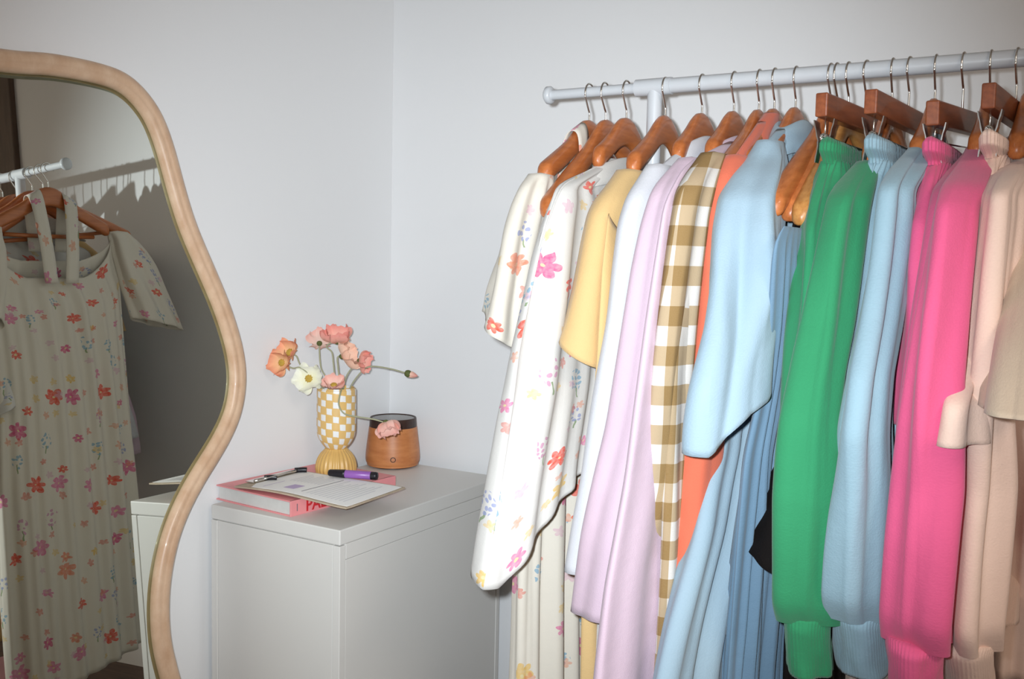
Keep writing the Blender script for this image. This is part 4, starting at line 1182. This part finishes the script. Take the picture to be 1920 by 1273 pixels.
pen = empty('marker_pen', (-1.3805, 1.640, CBZ + 0.0165), 'purple marker pen with black cap resting on the clipboard', 'pen')
pen.rotation_euler = (0, 0, math.atan2(0.033, 0.099))
def pen_part(name, prof, mat):
    V, F, U = lathe(prof, 24)
    V = [(v[2], v[0], v[1]) for v in V]
    return obj(name, V, F, mat, pen)
pen_part('barrel', [(0.0085, -0.022), (0.0088, -0.02), (0.0088, 0.040), (0.0080, 0.0405)], M_purple)
pen_part('cap', [(0.0004, -0.058), (0.0062, -0.058), (0.0075, -0.055), (0.0084, -0.040), (0.0092, -0.024), (0.0092, -0.019), (0.0086, -0.0188)], M_black)
pen_part('end_plug', [(0.0087, 0.0385), (0.0088, 0.050), (0.0078, 0.054), (0.0004, 0.0545)], M_black)

# ------------------------------------------------------------------ vase
VX, VY, VZ = -1.4790, 1.6950, CBZ
vase = empty('vase', (VX, VY, VZ), 'yellow and white checked vase on a ribbed mustard foot', 'vase')
def up_prof(pts, n=6):
    return [(p.x, p.y) for p in smooth_path([(a, b, 0) for a, b in pts], n)]
rib = lambda a, z: 1 + 0.028 * math.cos(26 * a)
V, F, U = lathe(up_prof([(0.001, 0.0), (0.040, 0.0), (0.0445, 0.004), (0.0455, 0.014), (0.042, 0.030), (0.035, 0.043), (0.027, 0.051), (0.022, 0.056), (0.001, 0.057)], 5), 156, rib)
obj('ribbed_foot', V, F, M_vasebase, vase)
V, F, U = lathe(up_prof([(0.020, 0.054), (0.0255, 0.058), (0.034, 0.068), (0.041, 0.082), (0.0438, 0.098), (0.0440, 0.120), (0.0440, 0.160), (0.0438, 0.186), (0.0432, 0.190), (0.0415, 0.1905), (0.0405, 0.188), (0.0405, 0.12), (0.034, 0.075), (0.001, 0.070)], 5), 64)
obj('checked_cup', V, F, M_vase, vase, True, U)

# ------------------------------------------------------------------ wooden diffuser
dif = empty('diffuser', (-1.5170, 1.9520, DZ), 'tapered wooden scent diffuser with dark band and round button', 'diffuser')
V, F, U = lathe(up_prof([(0.001, 0.003), (0.054, 0.003), (0.0605, 0.008), (0.0635, 0.018), (0.0625, 0.04), (0.0585, 0.075), (0.0560, 0.096), (0.0545, 0.0972)], 6), 64)
obj('wooden_body', V, F, M_bead, dif)
V, F, U = lathe([(0.050, 0.0), (0.050, 0.004)], 48)
obj('foot_ring', V, F, M_band, dif)
V, F, U = lathe(up_prof([(0.0550, 0.0972), (0.0553, 0.099), (0.0538, 0.118), (0.0528, 0.120), (0.0515, 0.1195), (0.050, 0.116)], 5), 64)
obj('dark_band', V, F, M_band, dif)
V, F, U = lathe(up_prof([(0.0508, 0.1165), (0.048, 0.1185), (0.03, 0.1195), (0.001, 0.120)], 4), 64)
obj('lid', V, F, M_lid, dif)
dif.scale = (1.07, 1.07, 1.02)
# ring button on the side that faces the room
dirb = Vector((0.62, -0.78, 0)).normalized()
pts = []
for k in range(28):
    a = 2 * math.pi * k / 28
    s_ = Vector((-dirb.y, dirb.x, 0))
    z = 0.026 + 0.0055 * math.sin(a)
    rr = np.interp(z, [0.018, 0.04], [0.0636, 0.0626])
    pts.append(dirb * (rr + 0.0002) + s_ * (0.0055 * math.cos(a)) + Vector((0, 0, z)))
V, F = wire(pts, 0.0009, 8, closed=True)
obj('ring_button', V, F, M_band, dif)

# ------------------------------------------------------------------ poppies
STEMS = {'f1': [(-1.4933, 1.6952, 0.9013), (-1.5143, 1.6792, 0.9292), (-1.5382, 1.6614, 0.9556), (-1.5529, 1.6545, 0.9769), (-1.5565, 1.648, 0.994), (-1.5647, 1.6379, 1.0014)], 'f2': [(-1.4941, 1.6889, 0.902), (-1.5151, 1.6624, 0.9428), (-1.5284, 1.6336, 0.9707), (-1.5386, 1.6158, 0.9714), (-1.5504, 1.5981, 0.9838)], 'f3': [(-1.4968, 1.6812, 0.8989), (-1.5064, 1.6775, 0.9227), (-1.5128, 1.6634, 0.9381), (-1.5186, 1.6489, 0.9461)], 'f4': [(-1.4965, 1.7043, 0.894), (-1.5128, 1.6988, 0.9421), (-1.5314, 1.7014, 0.9649), (-1.5401, 1.7054, 1.0009), (-1.5447, 1.7103, 1.0212)], 'f5': [(-1.4934, 1.7062, 0.894), (-1.4959, 1.7085, 0.9364), (-1.5014, 1.709, 0.9787), (-1.506, 1.7085, 1.0029), (-1.5171, 1.7029, 1.0147), (-1.5039, 1.7059, 1.0251), (-1.4903, 1.7085, 1.0282)], 'f6': [(-1.4816, 1.7017, 0.8956), (-1.4809, 1.7059, 0.9379), (-1.4847, 1.7064, 0.968), (-1.4872, 1.7071, 0.992), (-1.478, 1.7129, 0.9947)], 'f6b': [(-1.4809, 1.7137, 0.8943), (-1.4754, 1.7214, 0.943), (-1.4676, 1.7342, 0.967), (-1.4561, 1.7484, 0.9826)], 'f7': [(-1.4861, 1.6979, 0.8834), (-1.4778, 1.6882, 0.9156), (-1.4773, 1.6839, 0.9293)], 'f8': [(-1.4726, 1.7187, 0.8945), (-1.4622, 1.7283, 0.9312), (-1.4464, 1.7464, 0.9614), (-1.4324, 1.7616, 0.971), (-1.3977, 1.7821, 0.9669), (-1.3658, 1.8005, 0.958)], 'f9': [(-1.4556, 1.6951, 0.9083), (-1.4508, 1.6821, 0.9269), (-1.4344, 1.6561, 0.919), (-1.4294, 1.6454, 0.897), (-1.415, 1.6465, 0.8782), (-1.3916, 1.66, 0.8718), (-1.3594, 1.6789, 0.8668), (-1.3349, 1.6929, 0.8592)]}
def petal(L, W, cup, seed, ruffle=0.12):
    rng = random.Random(seed)
    nu, nv = 13, 9
    V, F, U = [], [], []
    p1, p2 = rng.uniform(0, 6), rng.uniform(0, 6)
    for j in range(nv):
        v = j / (nv - 1)
        wd = W * (0.12 + 0.95 * math.sin(math.pi * min(1, v * 0.62 + 0.02)) ** 0.8)
        for i in range(nu):
            s = -1 + 2 * i / (nu - 1)
            rr = L * v * (1 - 0.13 * s * s * v)
            ang = cup * v ** 1.2
            x = wd * s
            out = rr * math.cos(ang * 0.75)
            z = rr * math.sin(ang * 0.75) + 0.22 * W * s * s * v
            wv_ = ruffle * L * v * v * (0.5 * math.sin(5 * s + p1) + 0.4 * math.sin(11 * s + p2))
            V.append((out - wv_ * 0.4, x, z + wv_))
            U.append((0.5 + s * 0.5, v))
    for j in range(nv - 1):
        for i in range(nu - 1):
            a = j * nu + i
            F.append((a, a + 1, a + nu + 1, a + nu))
    return V, F, U
def poppy(key, label, pmat, facing, rad, cup=0.7, npet=5, calyx=True, bud=False, stem_r=0.0017):
    pts = [Vector(p) for p in STEMS[key]]
    base = pts[0]
    g = empty('poppy', base, label, 'flower', 'poppies in the vase')
    P = smooth_path([p - base for p in pts], 6)
    V, F = wire(P, stem_r, 8)
    obj('stem', V, F, M_stem, g)
    head = P[-1]
    fz = Vector(facing).normalized()
    fx = fz.orthogonal().normalized()
    fy = fz.cross(fx)
    MM = Matrix((fx, fy, fz)).transposed()
    if bud:
        V, F, U = lathe(up_prof([(0.0005, -0.002), (0.006, 0.0), (0.0085, 0.006), (0.0075, 0.011), (0.0055, 0.0125)], 4), 20)
        obj('calyx', [head + MM @ Vector(v) for v in V], F, M_calyx, g)
        for k in range(3):
            a = 2.1 * k
            V, F, U = lathe(up_prof([(0.0005, 0.008), (0.0060, 0.011), (0.0058, 0.018), (0.0026, 0.026), (0.0004, 0.029)], 4), 18)
            q = [(v[0] * (1 + 0.1 * math.sin(3 * math.atan2(v[1], v[0]) + a)) + 0.0012 * math.cos(a), v[1] + 0.0012 * math.sin(a), v[2] - 0.001 * k) for v in V]
            obj('petal', [head + MM @ Vector(v) for v in q], F, pmat, g, True, [(u[0], (u[1] - 0.008) / 0.02) for u in U])
        return g
    for k in range(npet):
        sd = hash_seed(key, k)
        a = 2 * math.pi * k / npet + 0.3 * (sd % 7) / 7
        inner = k % 2
        V, F, U = petal(rad * (1.08 if not inner else 0.95), rad * 0.80, cup + (0.22 if inner else 0.0), sd)
        ca_, sa_ = math.cos(a), math.sin(a)
        V = [head + MM @ Vector((v[0] * ca_ - v[1] * sa_, v[0] * sa_ + v[1] * ca_, v[2] + (0.001 if inner else 0.0))) for v in V]
        obj('petal', V, F, pmat, g, True, U)
    V, F, U = lathe(up_prof([(0.0005, 0.0), (rad * 0.2, 0.002), (rad * 0.27, rad * 0.16), (rad * 0.2, rad * 0.26), (0.0005, rad * 0.28)], 4), 20, lambda a, z: 1 + 0.15 * math.cos(9 * a))
    obj('stamens', [head + MM @ Vector(v) for v in V], F, M_stamen, g)
    if calyx:
        V, F, U = lathe(up_prof([(0.0005, -0.007), (0.0045, -0.006), (0.0065, -0.002), (0.005, 0.002), (0.0005, 0.003)], 4), 18)
        obj('calyx', [head + MM @ Vector(v) for v in V], F, M_calyx, g)
    return g
def hash_seed(key, k):
    return sum(ord(c) * (i + 3) for i, c in enumerate(key)) * 17 + k * 31
TOCAM = Vector((0.52, -0.85, 0.1))
LEFT = Vector((-0.856, -0.517, 0))
poppy('f1', 'orange pink poppy, upper of the two blooms leaning left', P_orange, TOCAM * 0.75 + LEFT * 0.5 + Vector((0, 0, 0.35)), 0.031, 0.75)
poppy('f2', 'orange pink poppy, lower of the two blooms leaning left', P_orange, TOCAM * 0.9 + LEFT * 0.35, 0.029, 0.75)
poppy('f3', 'white poppy facing the room beside the vase rim', P_white, TOCAM + LEFT * 0.1 + Vector((0, 0, 0.1)), 0.032, 0.55)
poppy('f4', 'pale pink poppy seen from behind with green calyx at the top', P_pink, -TOCAM * 0.7 + Vector((0, 0, 0.5)) + LEFT * 0.1, 0.029, 0.75)
poppy('f5', 'coral pink ruffled poppy at the top of the bunch', P_coral, TOCAM * 0.35 + Vector((0, 0, 0.9)), 0.036, 1.0, 6)
poppy('f6', 'peach poppy below the coral one, calyx turned left', P_peach, -LEFT * 1.0 + Vector((0, 0, 0.45)) + TOCAM * 0.1, 0.038, 0.85)
poppy('f6b', 'small pink poppy behind the peach one', P_coral, -LEFT * 1.0 + Vector((0, 0, -0.1)) + TOCAM * 0.3, 0.026, 1.0)
poppy('f7', 'short pink poppy sitting in the vase mouth', P_pink, TOCAM * 0.5 + Vector((0, 0, 0.8)), 0.026, 0.7, 6, calyx=False)
poppy('f8', 'closed poppy bud on a long arching stem', P_coral, -LEFT * 1.0 + Vector((0, 0, -0.28)), 0.01, bud=True)
poppy('f9', 'drooping pink poppy hanging before the wooden diffuser', P_pink, -LEFT * 0.35 + Vector((0, 0, -0.75)) + TOCAM * 0.45, 0.029, 1.1)

# ------------------------------------------------------------------ pouf under the rail, seen in the mirror
pf = empty('floor_pouf', (-0.33, 1.62, 0), 'dusty pink round pouf on the floor beneath the rail, seen in the mirror', 'pouf')
V, F, U = lathe(up_prof([(0.001, 0.0), (0.12, 0.0), (0.165, 0.03), (0.175, 0.07), (0.16, 0.12), (0.10, 0.145), (0.001, 0.15)], 5), 64, lambda a, z: 1 + 0.012 * math.cos(12 * a))
obj('cushion', V, F, F_pouf, pf, True, U)
V, F, U = lathe([(0.0005, 0.1535), (0.012, 0.152), (0.014, 0.149), (0.0005, 0.147)], 20)
obj('button', V, F, F_pouf, pf)
